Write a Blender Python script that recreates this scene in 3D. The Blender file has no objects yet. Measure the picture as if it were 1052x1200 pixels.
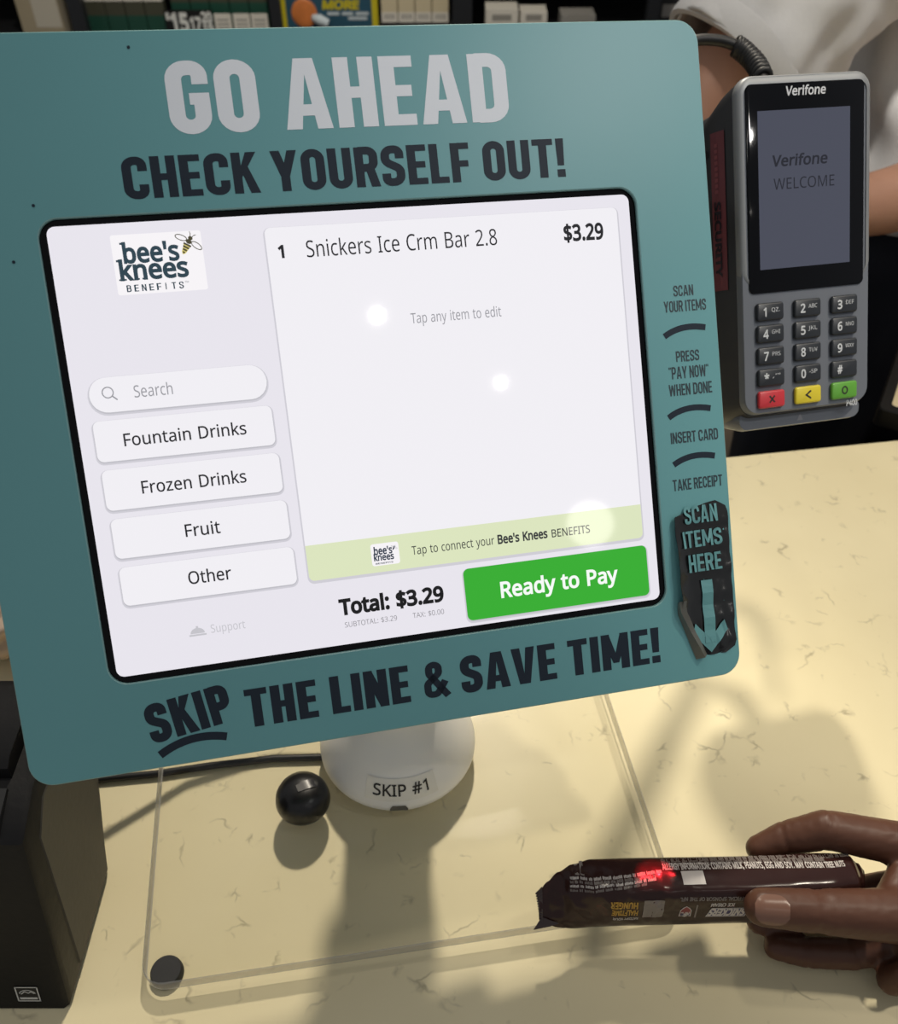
import bpy, bmesh, math, random
from mathutils import Vector, Matrix, noise
from mathutils.geometry import tessellate_polygon

random.seed(4)
scene = bpy.context.scene
COL = scene.collection

# ------------------------------------------------------------------ camera
FPX, CX, CY = 1050.0, 526.0, 670.0           # focal length and principal point in pixels of the 1052x1200 frame
PITCH = math.radians(45.816)
CAM = Vector((0.0, 0.0, 1.45))               # counter top is at z = 0.95
RIGHT = Vector((1, 0, 0))
UPV = Vector((0, math.sin(PITCH), math.cos(PITCH)))
FWD = Vector((0, math.cos(PITCH), -math.sin(PITCH)))
cam = bpy.data.cameras.new('camera')
cam.sensor_fit = 'AUTO'; cam.sensor_width = 36.0
cam.lens = FPX / 1200 * 36.0
cam.shift_y = (CY - 600) / 1200
cam.clip_start = 0.02
cam.dof.use_dof = True; cam.dof.focus_distance = 0.44; cam.dof.aperture_fstop = 13.0
co = bpy.data.objects.new('camera', cam); COL.objects.link(co)
co.location = CAM; co.rotation_euler = (math.pi / 2 - PITCH, 0, 0)
scene.camera = co

# ------------------------------------------------------------------ view, world, lights
vs = scene.view_settings
scene.display_settings.display_device = 'sRGB'
vs.view_transform = 'Standard'; vs.look = 'None'; vs.gamma = 1.0; vs.use_curve_mapping = False
vs.exposure = 0.0
world = bpy.data.worlds.new('store_light'); scene.world = world; world.use_nodes = True
bgn = world.node_tree.nodes['Background']
bgn.inputs['Color'].default_value = (0.97, 0.98, 1.0, 1); bgn.inputs['Strength'].default_value = 0.27

def downlight(loc, target, power, radius, color):
    l = bpy.data.lights.new('ceiling_downlight', 'AREA'); l.shape = 'DISK'; l.size = radius * 2
    l.energy = power; l.color = color
    o = bpy.data.objects.new('ceiling_downlight', l); COL.objects.link(o)
    o.location = loc
    o.rotation_euler = (Vector(target) - Vector(loc)).to_track_quat('-Z', 'Y').to_euler()
    return o
WARM = (1.0, 0.90, 0.74)
downlight((0.02, 0.78, 2.88), (0.02, 0.6, 0.95), 2.5, 0.05, WARM)
downlight((0.665, -1.01, 2.88), (0.0, 0.3, 1.1), .35, 0.014, (1, 0.95, 0.88))
downlight((1.15, -1.25, 2.88), (0.0, 0.3, 1.1), .25, 0.011, (1, 0.95, 0.88))
downlight((1.88, -2.05, 2.88), (0.0, 0.3, 1.1), .8, 0.10, (1, 0.95, 0.88))
def spotlight(loc, target, power, cone, color, blend=1.0):
    l = bpy.data.lights.new('key_and_fill_spot', 'SPOT'); l.energy = power; l.spot_size = math.radians(cone); l.spot_blend = blend; l.shadow_soft_size = .06; l.color = color
    o = bpy.data.objects.new('key_and_fill_spot', l); COL.objects.link(o); o.location = loc
    o.rotation_euler = (Vector(target) - Vector(loc)).to_track_quat('-Z', 'Y').to_euler()
spotlight((0.06, 1.78, 2.86), (0.0, 0.16, 0.95), 182, 20, WARM, .75)                 # behind the counter: the long shadows
spotlight((0.95, 0.45, 2.86), (0.42, 0.48, 0.95), 112, 28, WARM)                      # added fill for the counter's right half, throws the terminal shadow behind the sign
spotlight((1.0, -.20, 2.86), (0.16, 0.50, 1.34), 40, 22, (1, .97, .93))          # invented fill that grades the sign brighter towards its upper right
spotlight((0.2, 0.40, 2.86), (0.60, 1.30, 1.20), 150, 34, (1, .97, .93))          # added front fill, cone confined to the clerk
spotlight((-.2, 1.60, 2.86), (-.30, 2.80, 0.75), 110, 60, (1, .94, .82))         # fill put in to brighten the back shelf

# ------------------------------------------------------------------ geometry of the view
def ray(px, py):
    return RIGHT * ((px - CX) / FPX) + UPV * (-(py - CY) / FPX) + FWD
def at_z(px, py, z):
    d = ray(px, py); return CAM + d * ((z - CAM.z) / d.z)
def at_y(px, py, y):
    d = ray(px, py); return CAM + d * ((y - CAM.y) / d.y)
def at_d(px, py, dist):
    return CAM + ray(px, py) * dist
def pose(yaw, tilt, roll, t):
    m = Matrix.Rotation(yaw, 4, 'Z') @ Matrix.Rotation(tilt, 4, 'X') @ Matrix.Rotation(roll, 4, 'Z')
    m.translation = Vector(t); return m
PAN = pose(0.2559, 0.8946, -0.0521, (-0.032, 0.3353, 1.1989))         # sign panel / tablet face
TER = pose(0.2587, 1.0039, -0.0364, (0.2008, 0.4819, 1.2154))         # card terminal face
def on(M, px, py, depth=0.0):
    """the point of the plane (local z = depth) of frame M that is seen at a pixel, in local coordinates"""
    n = M.to_3x3().col[2]; o = M @ Vector((0, 0, depth)); d = ray(px, py)
    p = CAM + d * ((o - CAM).dot(n) / d.dot(n))
    return M.inverted() @ p
def pan(px, py): v = on(PAN, px, py); return (v.x, v.y)
def ter(px, py): v = on(TER, px, py); return (v.x, v.y)

# ------------------------------------------------------------------ materials
def lin(c):
    return tuple(((v / 255) / 12.92 if v / 255 <= 0.04045 else ((v / 255 + 0.055) / 1.055) ** 2.4) for v in c)
MATS = {}
def mat(name, rgb, rough=0.5, metal=0.0, spec=0.5, emit=None, noise_amt=0.0, noise_scale=40, bump=0.0, coat=0.0, linear=False):
    if name in MATS: return MATS[name]
    m = bpy.data.materials.new(name); m.use_nodes = True
    nt = m.node_tree; b = nt.nodes['Principled BSDF']
    c = rgb if linear else lin(rgb)
    b.inputs['Base Color'].default_value = (*c, 1)
    b.inputs['Roughness'].default_value = rough; b.inputs['Metallic'].default_value = metal
    b.inputs['Specular IOR Level'].default_value = spec
    b.inputs['Coat Weight'].default_value = coat; b.inputs['Coat Roughness'].default_value = 0.08
    if emit is not None:
        b.inputs['Base Color'].default_value = (0.01, 0.01, 0.01, 1)
        b.inputs['Emission Color'].default_value = (*lin(emit), 1); b.inputs['Emission Strength'].default_value = 1.0
    if noise_amt or bump:
        tc = nt.nodes.new('ShaderNodeTexCoord'); nz = nt.nodes.new('ShaderNodeTexNoise')
        nz.inputs['Scale'].default_value = noise_scale; nz.inputs['Detail'].default_value = 4
        nt.links.new(tc.outputs['Object'], nz.inputs['Vector'])
        if noise_amt:
            mx = nt.nodes.new('ShaderNodeMix'); mx.data_type = 'RGBA'
            mx.inputs['A'].default_value = (*[v * (1 - noise_amt) for v in c], 1)
            mx.inputs['B'].default_value = (*[min(1, v * (1 + noise_amt)) for v in c], 1)
            nt.links.new(nz.outputs['Fac'], mx.inputs['Factor']); nt.links.new(mx.outputs['Result'], b.inputs['Base Color'])
        if bump:
            bp = nt.nodes.new('ShaderNodeBump'); bp.inputs['Strength'].default_value = bump; bp.inputs['Distance'].default_value = 0.002
            nt.links.new(nz.outputs['Fac'], bp.inputs['Height']); nt.links.new(bp.outputs['Normal'], b.inputs['Normal'])
    MATS[name] = m
    return m
def scr(rgb):                                   # lit pixels of a display behind glass
    return mat('display_%02x%02x%02x' % rgb, rgb, rough=0.04, spec=0.35, emit=rgb)

def quartz():
    m = bpy.data.materials.new('cream_quartz'); m.use_nodes = True
    nt = m.node_tree; N = nt.nodes.new; Lk = nt.links.new
    b = nt.nodes['Principled BSDF']; b.inputs['Roughness'].default_value = 0.34; b.inputs['Specular IOR Level'].default_value = 0.15
    tc = N('ShaderNodeTexCoord')
    warp = N('ShaderNodeTexNoise'); warp.inputs['Scale'].default_value = 45; warp.inputs['Detail'].default_value = 3
    Lk(tc.outputs['Object'], warp.inputs['Vector'])
    sub = N('ShaderNodeVectorMath'); sub.operation = 'MULTIPLY_ADD'
    sub.inputs[1].default_value = (0.03, 0.03, 0.03)
    Lk(warp.outputs['Color'], sub.inputs[0]); Lk(tc.outputs['Object'], sub.inputs[2])
    v = N('ShaderNodeTexVoronoi'); v.feature = 'DISTANCE_TO_EDGE'; v.inputs['Scale'].default_value = 24
    Lk(sub.outputs[0], v.inputs['Vector'])
    line = N('ShaderNodeMapRange'); line.inputs[1].default_value = 0.0; line.inputs[2].default_value = 0.035; line.inputs[3].default_value = 1; line.inputs[4].default_value = 0
    Lk(v.outputs['Distance'], line.inputs[0])
    msk = N('ShaderNodeTexNoise'); msk.inputs['Scale'].default_value = 38; msk.inputs['Detail'].default_value = 2
    Lk(tc.outputs['Object'], msk.inputs['Vector'])
    mr = N('ShaderNodeMapRange'); mr.inputs[1].default_value = 0.56; mr.inputs[2].default_value = 0.70
    Lk(msk.outputs['Fac'], mr.inputs[0])
    mul = N('ShaderNodeMath'); mul.operation = 'MULTIPLY'; Lk(line.outputs[0], mul.inputs[0]); Lk(mr.outputs[0], mul.inputs[1])
    base = N('ShaderNodeTexNoise'); base.inputs['Scale'].default_value = 9; base.inputs['Detail'].default_value = 5
    Lk(tc.outputs['Object'], base.inputs['Vector'])
    cr = N('ShaderNodeMix'); cr.data_type = 'RGBA'
    cr.inputs['A'].default_value = (0.65, 0.575, 0.365, 1); cr.inputs['B'].default_value = (0.79, 0.715, 0.485, 1)
    Lk(base.outputs['Fac'], cr.inputs['Factor'])
    fin = N('ShaderNodeMix'); fin.data_type = 'RGBA'; fin.inputs['B'].default_value = (0.16, 0.135, 0.09, 1)
    v2 = N('ShaderNodeTexVoronoi'); v2.feature = 'DISTANCE_TO_EDGE'; v2.inputs['Scale'].default_value = 70
    Lk(sub.outputs[0], v2.inputs['Vector'])
    l2 = N('ShaderNodeMapRange'); l2.inputs[1].default_value = 0.0; l2.inputs[2].default_value = 0.09; l2.inputs[3].default_value = 1; l2.inputs[4].default_value = 0
    Lk(v2.outputs['Distance'], l2.inputs[0])
    k2 = N('ShaderNodeTexNoise'); k2.inputs['Scale'].default_value = 55; k2.inputs['Detail'].default_value = 3; k2.inputs['W' if 'W' in k2.inputs else 'Scale'].default_value = 55
    Lk(tc.outputs['Object'], k2.inputs['Vector'])
    r2 = N('ShaderNodeMapRange'); r2.inputs[1].default_value = 0.61; r2.inputs[2].default_value = 0.72; Lk(k2.outputs['Fac'], r2.inputs[0])
    u2 = N('ShaderNodeMath'); u2.operation = 'MULTIPLY'; Lk(l2.outputs[0], u2.inputs[0]); Lk(r2.outputs[0], u2.inputs[1])
    mm = N('ShaderNodeMath'); mm.operation = 'MAXIMUM'; Lk(mul.outputs[0], mm.inputs[0]); Lk(u2.outputs[0], mm.inputs[1])
    m2 = N('ShaderNodeMath'); m2.operation = 'MULTIPLY'; m2.inputs[1].default_value = 0.55; Lk(mm.outputs[0], m2.inputs[0])
    Lk(m2.outputs[0], fin.inputs['Factor']); Lk(cr.outputs['Result'], fin.inputs['A'])
    Lk(fin.outputs['Result'], b.inputs['Base Color'])
    return m
def clear_plastic(name, tint, milk, sheen=.022):
    m = bpy.data.materials.new(name); m.use_nodes = True
    nt = m.node_tree; nt.nodes.remove(nt.nodes['Principled BSDF']); N = nt.nodes.new; Lk = nt.links.new
    out = nt.nodes['Material Output']
    tr = N('ShaderNodeBsdfTransparent'); tr.inputs['Color'].default_value = (*tint, 1)
    df = N('ShaderNodeBsdfDiffuse'); df.inputs['Color'].default_value = (0.8, 0.79, 0.75, 1)
    gl = N('ShaderNodeBsdfGlossy'); gl.inputs['Roughness'].default_value = 0.04
    a = N('ShaderNodeMixShader'); a.inputs[0].default_value = milk; Lk(tr.outputs[0], a.inputs[1]); Lk(df.outputs[0], a.inputs[2])
    lw = N('ShaderNodeLayerWeight'); lw.inputs['Blend'].default_value = .5
    pw = N('ShaderNodeMath'); pw.operation = 'POWER'; pw.inputs[1].default_value = 5.0; Lk(lw.outputs['Facing'], pw.inputs[0])
    fr = N('ShaderNodeMapRange'); fr.inputs[3].default_value = sheen; fr.inputs[4].default_value = max(sheen, .5) if sheen else 0; Lk(pw.outputs[0], fr.inputs[0])
    c = N('ShaderNodeMixShader'); Lk(fr.outputs[0], c.inputs[0]); Lk(a.outputs[0], c.inputs[1]); Lk(gl.outputs[0], c.inputs[2])
    Lk(c.outputs[0], out.inputs['Surface'])
    return m

# ------------------------------------------------------------------ mesh builder
IDN = Matrix.Identity(4)
class MB:
    def __init__(s, T=IDN): s.v = []; s.f = []; s.m = []; s.T = T
    def P(s, p):
        return s.T(p) if callable(s.T) else s.T @ Vector(p)
    def add(s, pts, faces, mi=0):
        b = len(s.v); s.v += [s.P(p) for p in pts]
        for f in faces: s.f.append([b + i for i in f]); s.m.append(mi)
    def box(s, x0, y0, z0, x1, y1, z1, mi=0):
        p = [(x, y, z) for z in (z0, z1) for y in (y0, y1) for x in (x0, x1)]
        s.add(p, [(0, 2, 3, 1), (4, 5, 7, 6), (0, 1, 5, 4), (2, 6, 7, 3), (0, 4, 6, 2), (1, 3, 7, 5)], mi)
    def loft(s, loops, mi=0, cap=True, close=True):
        n = len(loops[0]); pts = [p for l in loops for p in l]; fs = []
        for k in range(len(loops) - 1):
            for i in range(n if close else n - 1):
                j = (i + 1) % n
                fs.append((k * n + i, k * n + j, (k + 1) * n + j, (k + 1) * n + i))
        if cap:
            fs.append(tuple(reversed(range(n)))); fs.append(tuple((len(loops) - 1) * n + i for i in range(n)))
        s.add(pts, fs, mi)
    def prism(s, poly, z0, z1, bev=0.0, mi=0):
        if bev <= 0: s.loft([[(x, y, z0) for x, y in poly], [(x, y, z1) for x, y in poly]], mi); return
        loops = []
        for z, o in ((z0, bev), (z0 + bev * .35, bev * .35), (z0 + bev, 0), (z1 - bev, 0), (z1 - bev * .35, bev * .35), (z1, bev)):
            loops.append([(x, y, z) for x, y in inset(poly, o)])
        s.loft(loops, mi)
    def flat(s, poly, z, mi=0):
        s.add([(x, y, z) for x, y in poly], [tuple(range(len(poly)))], mi)
    def quad2(s, a, b, z, mi=0):
        s.flat([(a[0], a[1]), (b[0], a[1]), (b[0], b[1]), (a[0], b[1])], z, mi)
    def ring(s, outer, inner, z, mi=0):
        n = len(outer); s.add([(x, y, z) for x, y in outer] + [(x, y, z) for x, y in inner],
                              [(i, (i + 1) % n, n + (i + 1) % n, n + i) for i in range(n)], mi)
    def tube(s, pts, r, mi=0, n=10):
        pts = [Vector(p) for p in pts]; loops = []; nrm = None
        for i, p in enumerate(pts):
            t = (pts[min(i + 1, len(pts) - 1)] - pts[max(i - 1, 0)]).normalized()
            if nrm is None: nrm = t.orthogonal().normalized()
            nrm = (nrm - t * nrm.dot(t)).normalized(); bn = t.cross(nrm)
            rr = r[i] if isinstance(r, (list, tuple)) else r
            loops.append([p + (nrm * math.cos(2 * math.pi * k / n) + bn * math.sin(2 * math.pi * k / n)) * rr for k in range(n)])
        s.loft(loops, mi)
    def lathe(s, prof, mi=0, n=40, c=(0, 0)):
        s.loft([[(c[0] + r * math.cos(2 * math.pi * k / n), c[1] + r * math.sin(2 * math.pi * k / n), z) for k in range(n)] for r, z in prof], mi)
    def ball(s, c, r, mi=0, n=16, sc=(1, 1, 1)):
        loops = []
        for i in range(1, n):
            a = math.pi * i / n - math.pi / 2
            loops.append([(c[0] + r * sc[0] * math.cos(a) * math.cos(2 * math.pi * k / n), c[1] + r * sc[1] * math.cos(a) * math.sin(2 * math.pi * k / n), c[2] + r * sc[2] * math.sin(a)) for k in range(n)])
        s.loft(loops, mi)
    def strip(s, pts, w, z, mi=0, close=False):
        """flat band of constant width along a 2-D polyline"""
        pts = [p for i, p in enumerate(pts) if i == 0 or (Vector(p) - Vector(pts[i - 1])).length > 1e-6]
        if close and (Vector(pts[0]) - Vector(pts[-1])).length < 1e-6: pts = pts[:-1]
        n = len(pts); L, R = [], []
        for i in range(n):
            p = Vector(pts[i])
            a = Vector(pts[i - 1]) if (i or close) else None
            b = Vector(pts[(i + 1) % n]) if (i < n - 1 or close) else None
            d1 = (p - a).normalized() if a is not None else None
            d2 = (b - p).normalized() if b is not None else None
            d1 = d1 or d2; d2 = d2 or d1
            n1 = Vector((-d1.y, d1.x)); n2 = Vector((-d2.y, d2.x)); m = n1 + n2
            m = m / max(m.dot(n1), 0.3) if m.length > 1e-6 else n1
            L.append(p + m * w / 2); R.append(p - m * w / 2)
        P = [(q.x, q.y, z) for q in L] + [(q.x, q.y, z) for q in R]
        s.add(P, [(i, (i + 1) % n, n + (i + 1) % n, n + i) for i in range(n if close else n - 1)], mi)
    def glyphs(s, text, x0, y0, x1, cap, z, mi=0, bold=0.0, slant=0.0, up=1, wmax=None):
        """lettering: starts at x0, ends at x1 on the base line y0, capitals `cap` high; up=-1 turns it upside down"""
        k = cap / 573.0; pen = 0.0; items = []
        for ch in text:
            adv, cons = GLY[ch]; items.append((pen, cons)); pen += adv
        kx = (abs(x1 - x0)) / max(pen, 1)
        for px, cons in items:
            if not cons: continue
            def put(x, y, zz): return (x0 + up * ((px + x) * kx + slant * y * k), y0 + up * y * k, zz)
            outer = [c for c in cons if area2(c) < 0]; holes = [c for c in cons if area2(c) >= 0]
            for oc in outer:
                xs_ = [p[0] for p in oc]; ys_ = [p[1] for p in oc]
                cs = [oc] + [h for h in holes if min(xs_) <= h[0][0] <= max(xs_) and min(ys_) <= h[0][1] <= max(ys_)]
                tri = tessellate_polygon([[Vector((x, y, 0)) for x, y in c] for c in cs]); fl = [p for c in cs for p in c]
                s.add([put(x, y, z) for x, y in fl], [tuple(t) for t in tri], mi)
            if bold:                                  # heavier face: a line of even width along every outline
                for c in cons:
                    e = MB(); e.strip(c, bold * 2000, 0, close=True)
                    s.add([put(p.x, p.y, z + 3e-6) for p in e.v], [tuple(f) for f in e.f], mi)
    def heads(s, text, x0, y0, x1, cap, z, mi=0, w=0.21, rot=0.0):
        """condensed headline capitals built from strokes"""
        pen = 0.0; parts = []
        for ch in text:
            wd, st = head_glyph(ch, w); parts.append((pen, st)); pen += wd + 0.075
        pen -= 0.075
        kx = (x1 - x0) / pen; cr, sr = math.cos(rot), math.sin(rot)
        for p, st in parts:
            for layer, (poly, idx) in enumerate(st):
                pts = []
                for x, y in poly:
                    X, Y = (p + x) * kx, y * cap
                    pts.append((x0 + X * cr - Y * sr, y0 + X * sr + Y * cr, z + layer * 6e-6))
                s.add(pts, idx, mi)
    def build(s, name, mats, parent=None, smooth=None, root=None):
        me = bpy.data.meshes.new(name)
        r = root if root is not None else parent
        off = Vector((0, 0, 0))
        q = r
        while q is not None: off += q.location; q = q.parent
        me.from_pydata([tuple(Vector(v) - off) for v in s.v], [], s.f)
        for m in (mats if isinstance(mats, (list, tuple)) else [mats]): me.materials.append(m)
        me.polygons.foreach_set('material_index', s.m)
        if smooth is not None:
            bm = bmesh.new(); bm.from_mesh(me); bmesh.ops.recalc_face_normals(bm, faces=bm.faces); bm.to_mesh(me); bm.free()
            me.polygons.foreach_set('use_smooth', [True] * len(me.polygons)); me.set_sharp_from_angle(angle=math.radians(smooth))
        me.update()
        o = bpy.data.objects.new(name, me); COL.objects.link(o)
        if parent is not None: o.parent = parent
        return o
def area2(c): return sum(c[i - 1][0] * c[i][1] - c[i][0] * c[i - 1][1] for i in range(len(c)))
def offset(c, d):
    n = len(c); out = []
    for i in range(n):
        p, a, b = Vector(c[i]), Vector(c[i - 1]), Vector(c[(i + 1) % n])
        d1 = (p - a); d2 = (b - p)
        if d1.length < 1e-9 or d2.length < 1e-9: out.append(tuple(p)); continue
        d1.normalize(); d2.normalize()
        n1 = Vector((-d1.y, d1.x)); n2 = Vector((-d2.y, d2.x)); m = n1 + n2
        m = m / max(m.dot(n1), 0.45) if m.length > 1e-6 else n1
        out.append(tuple(p + m * d))
    return out
def inset(poly, d):
    if d == 0: return poly
    ar = sum(poly[i - 1][0] * poly[i][1] - poly[i][0] * poly[i - 1][1] for i in range(len(poly)))
    return offset(poly, d if ar > 0 else -d)
def rrect(x0, y0, x1, y1, r, n=6):
    pts = []
    for cx, cy, a0 in ((x1 - r, y0 + r, -90), (x1 - r, y1 - r, 0), (x0 + r, y1 - r, 90), (x0 + r, y0 + r, 180)):
        for k in range(n + 1):
            a = math.radians(a0 + 90 * k / n); pts.append((cx + r * math.cos(a), cy + r * math.sin(a)))
    return pts
def fillet(pts, r, n=6):
    """open polyline with rounded corners"""
    out = [pts[0]]
    for i in range(1, len(pts) - 1):
        p, a, b = Vector(pts[i]), Vector(pts[i - 1]), Vector(pts[i + 1])
        u = (a - p).normalized(); v = (b - p).normalized(); ang = u.angle(v)
        if ang > 3.1: out.append(tuple(p)); continue
        t = min(r / math.tan(ang / 2), (a - p).length * .5, (b - p).length * .5); rr = t * math.tan(ang / 2)
        c = p + (u + v).normalized() * (rr / math.sin(ang / 2)); s0 = p + u * t - c; s1 = p + v * t - c
        a0 = math.atan2(s0.y, s0.x); da = (math.atan2(s1.y, s1.x) - a0 + math.pi) % (2 * math.pi) - math.pi
        for k in range(n + 1):
            aa = a0 + da * k / n; out.append((c.x + rr * math.cos(aa), c.y + rr * math.sin(aa)))
    out.append(pts[-1]); return out
def head_glyph(ch, w):
    h = w / 2; W = 0.52; st = []
    vw = w                                          # stroke width
    def R(x0, y0, x1, y1): st.append(([(x0, y0), (x1, y0), (x1, y1), (x0, y1)], [(0, 1, 2, 3)]))
    def Q(*p): st.append((list(p), [tuple(range(len(p)))]))
    def S(pts, r):
        b = MB(); b.strip(fillet(pts, r), vw, 0); st.append(([(p.x, p.y) for p in b.v], [tuple(f) for f in b.f]))
    def lims(W): return h, W - h
    xl, xr = lims(W); T = 1 - h * .92; B = h * .92; rad = (W - w) / 2 + 0.02
    hb = 0.165 * (w / 0.21) ** .5                         # thickness of horizontal bars
    if ch == ' ': return 0.17, []
    if ch == 'O': S([(xl, .5), (xl, T), (xr, T), (xr, B), (xl, B), (xl, .5)], rad * .96)
    elif ch == 'C': S([(xr, .66), (xr, T), (xl, T), (xl, B), (xr, B), (xr, .34)], rad)
    elif ch == 'G': S([(xr, .68), (xr, T), (xl, T), (xl, B), (xr, B), (xr, .49)], rad); R(W * .52, .40, W - .001, .40 + hb)
    elif ch == 'D': R(0, 0, w, 1); S([(h, T), (xr, T), (xr, B), (h, B)], rad)
    elif ch == 'U': S([(xl, 1), (xl, B), (xr, B), (xr, 1)], rad)
    elif ch == 'P': R(0, 0, w, 1); S([(h, T), (xr, T), (xr, .46), (h, .46)], rad * .8)
    elif ch == 'R': R(0, 0, w, 1); S([(h, T), (xr, T), (xr, .48), (h, .48)], rad * .8); Q((W * .45, .45), (W * .45 + w * 1.0, .47), (W + .02, 0), (W + .02 - w * 1.05, 0))
    elif ch == 'B': R(0, 0, w, 1); S([(h, T), (xr - .02, T), (xr - .02, .53), (h, .53)], rad * .7); S([(h, .53), (xr, .53), (xr, B), (h, B)], rad * .8)
    elif ch == 'S': S([(xr, .68), (xr, T), (xl, T), (xl, .60), (xr, .42), (xr, B), (xl, B), (xl, .31)], rad * .92)
    elif ch == 'A': W = .60; Q((0, 0), (w, 0), (W / 2 + .03, 1), (W / 2 - w * .62, 1)); Q((W, 0), (W - w, 0), (W / 2 - .03, 1), (W / 2 + w * .62, 1)); R(W * .25, .19, W * .75, .19 + hb)
    elif ch == 'V': W = .58; Q((0, 1), (w, 1), (W / 2 + .03, 0), (W / 2 - w * .62, 0)); Q((W, 1), (W - w, 1), (W / 2 - .03, 0), (W / 2 + w * .62, 0))
    elif ch == 'Y': W = .58; Q((0, 1), (w * 1.05, 1), (W / 2 + h, .36), (W / 2 - h, .36)); Q((W, 1), (W - w * 1.05, 1), (W / 2 - h, .36), (W / 2 + h, .36)); R(W / 2 - h, 0, W / 2 + h, .40)
    elif ch == 'H': R(0, 0, w, 1); R(W - w, 0, W, 1); R(w * .5, .5 - hb / 2, W - w * .5, .5 + hb / 2)
    elif ch == 'E': W = .44; R(0, 0, w, 1); R(0, 0, W, hb); R(0, 1 - hb, W, 1); R(0, .5 - hb / 2, W * .93, .5 + hb / 2)
    elif ch == 'F': W = .43; R(0, 0, w, 1); R(0, 1 - hb, W, 1); R(0, .47 - hb / 2, W * .93, .47 + hb / 2)
    elif ch == 'L': W = .42; R(0, 0, w, 1); R(0, 0, W, hb)
    elif ch == 'T': W = .50; R(W / 2 - h, 0, W / 2 + h, 1); R(0, 1 - hb, W, 1)
    elif ch == 'I': W = w; R(0, 0, w, 1)
    elif ch == 'K': R(0, 0, w, 1); Q((w * .9, .36), (w * .9, .62), (W - w * 1.05, 1), (W + .02, 1)); Q((W * .36, .56), (W * .62, .70), (W + .04, 0), (W + .04 - w * 1.08, 0))
    elif ch == 'N': W = .54; R(0, 0, w, 1); R(W - w, 0, W, 1); Q((0, 1), (w * .95, 1), (W, 0), (W - w * .95, 0))
    elif ch == 'M': W = .70; R(0, 0, w, 1); R(W - w, 0, W, 1); Q((0, 1), (w * .95, 1), (W / 2 + h * .7, .18), (W / 2 - h * .7, .18)); Q((W, 1), (W - w * .95, 1), (W / 2 - h * .7, .18), (W / 2 + h * .7, .18))
    elif ch == 'W':
        W = .80; a = w * .92
        Q((0, 1), (a, 1), (W * .25 + a * .5, 0), (W * .25 - a * .5, 0)); Q((W / 2 - a / 2, .95), (W / 2 + a / 2, .95), (W * .25 + a * .5, 0), (W * .25 - a * .5, 0))
        Q((W, 1), (W - a, 1), (W * .75 - a * .5, 0), (W * .75 + a * .5, 0)); Q((W / 2 - a / 2, .95), (W / 2 + a / 2, .95), (W * .75 + a * .5, 0), (W * .75 - a * .5, 0))
    elif ch == '!': W = w; Q((0, 1), (w, 1), (w * .9, .30), (w * .1, .30)); R(0, 0, w, .20)
    elif ch == '"': W = w * 1.6; R(0, .80, w * .6, 1); R(w, .80, w * 1.6, 1)
    elif ch == '&':
        vw = w * .80
        W = .60; S([(W - .02, .02), (xl + .06, .66), (xl + .06, T), (.40, T), (.40, .66), (xl, .40), (xl, B), (W * .55, B), (W - .06, .44)], .13)
    return W, st

# ------------------------------------------------------------------ names, labels
def tag(o, label=None, cat=None, group=None, kind=None):
    if label: o['label'] = label
    if cat: o['category'] = cat
    if group: o['group'] = group
    if kind: o['kind'] = kind
    return o
def thing(name, loc, label, cat, group=None):
    o = bpy.data.objects.new(name, None); o.empty_display_size = 0.05; COL.objects.link(o); o.location = loc
    return tag(o, label, cat, group)
def organic(caps, voxel, iters=6, T=None, disp=None):
    """one continuous skin grown over tapered limbs: caps = [(p0, r0, p1, r1), ...]"""
    b = MB()
    for p0, r0, p1, r1 in caps:
        p0, p1 = Vector(p0), Vector(p1); d = p1 - p0; L = max(d.length, 1e-6); t = d / L
        pts, rs = [], []
        for k in range(1, 6):
            a = math.pi / 2 * k / 6; pts.append(p0 - t * r0 * math.cos(a)); rs.append(r0 * math.sin(a))
        for k in range(7): pts.append(p0 + d * k / 6); rs.append(r0 + (r1 - r0) * k / 6)
        for k in range(1, 6):
            a = math.pi / 2 * k / 6; pts.append(p1 + t * r1 * math.sin(a)); rs.append(r1 * math.cos(a))
        b.tube(pts, rs, n=14)
    o = b.build('skin_source', [], smooth=180)
    md = o.modifiers.new('r', 'REMESH'); md.mode = 'VOXEL'; md.voxel_size = voxel
    sm = o.modifiers.new('s', 'SMOOTH'); sm.iterations = iters; sm.factor = 0.5
    dg = bpy.context.evaluated_depsgraph_get()
    me = bpy.data.meshes.new_from_object(o.evaluated_get(dg))
    bpy.data.objects.remove(o)
    me.materials.clear()
    return me
def skin_object(name, me, m, parent=None, disp=None):
    off = Vector((0, 0, 0)); q = parent
    while q is not None: off += q.location; q = q.parent
    if disp: 
        nn = [v.normal.copy() for v in me.vertices]; cc = [v.co.copy() for v in me.vertices]
        for v, n_, c_ in zip(me.vertices, nn, cc): v.co = c_ + n_ * disp(c_)
    for v in me.vertices: v.co -= off
    me.name = name; me.materials.append(m); me.polygons.foreach_set('use_smooth', [True] * len(me.polygons))
    o = bpy.data.objects.new(name, me); COL.objects.link(o)
    if parent is not None: o.parent = parent
    return o

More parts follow.
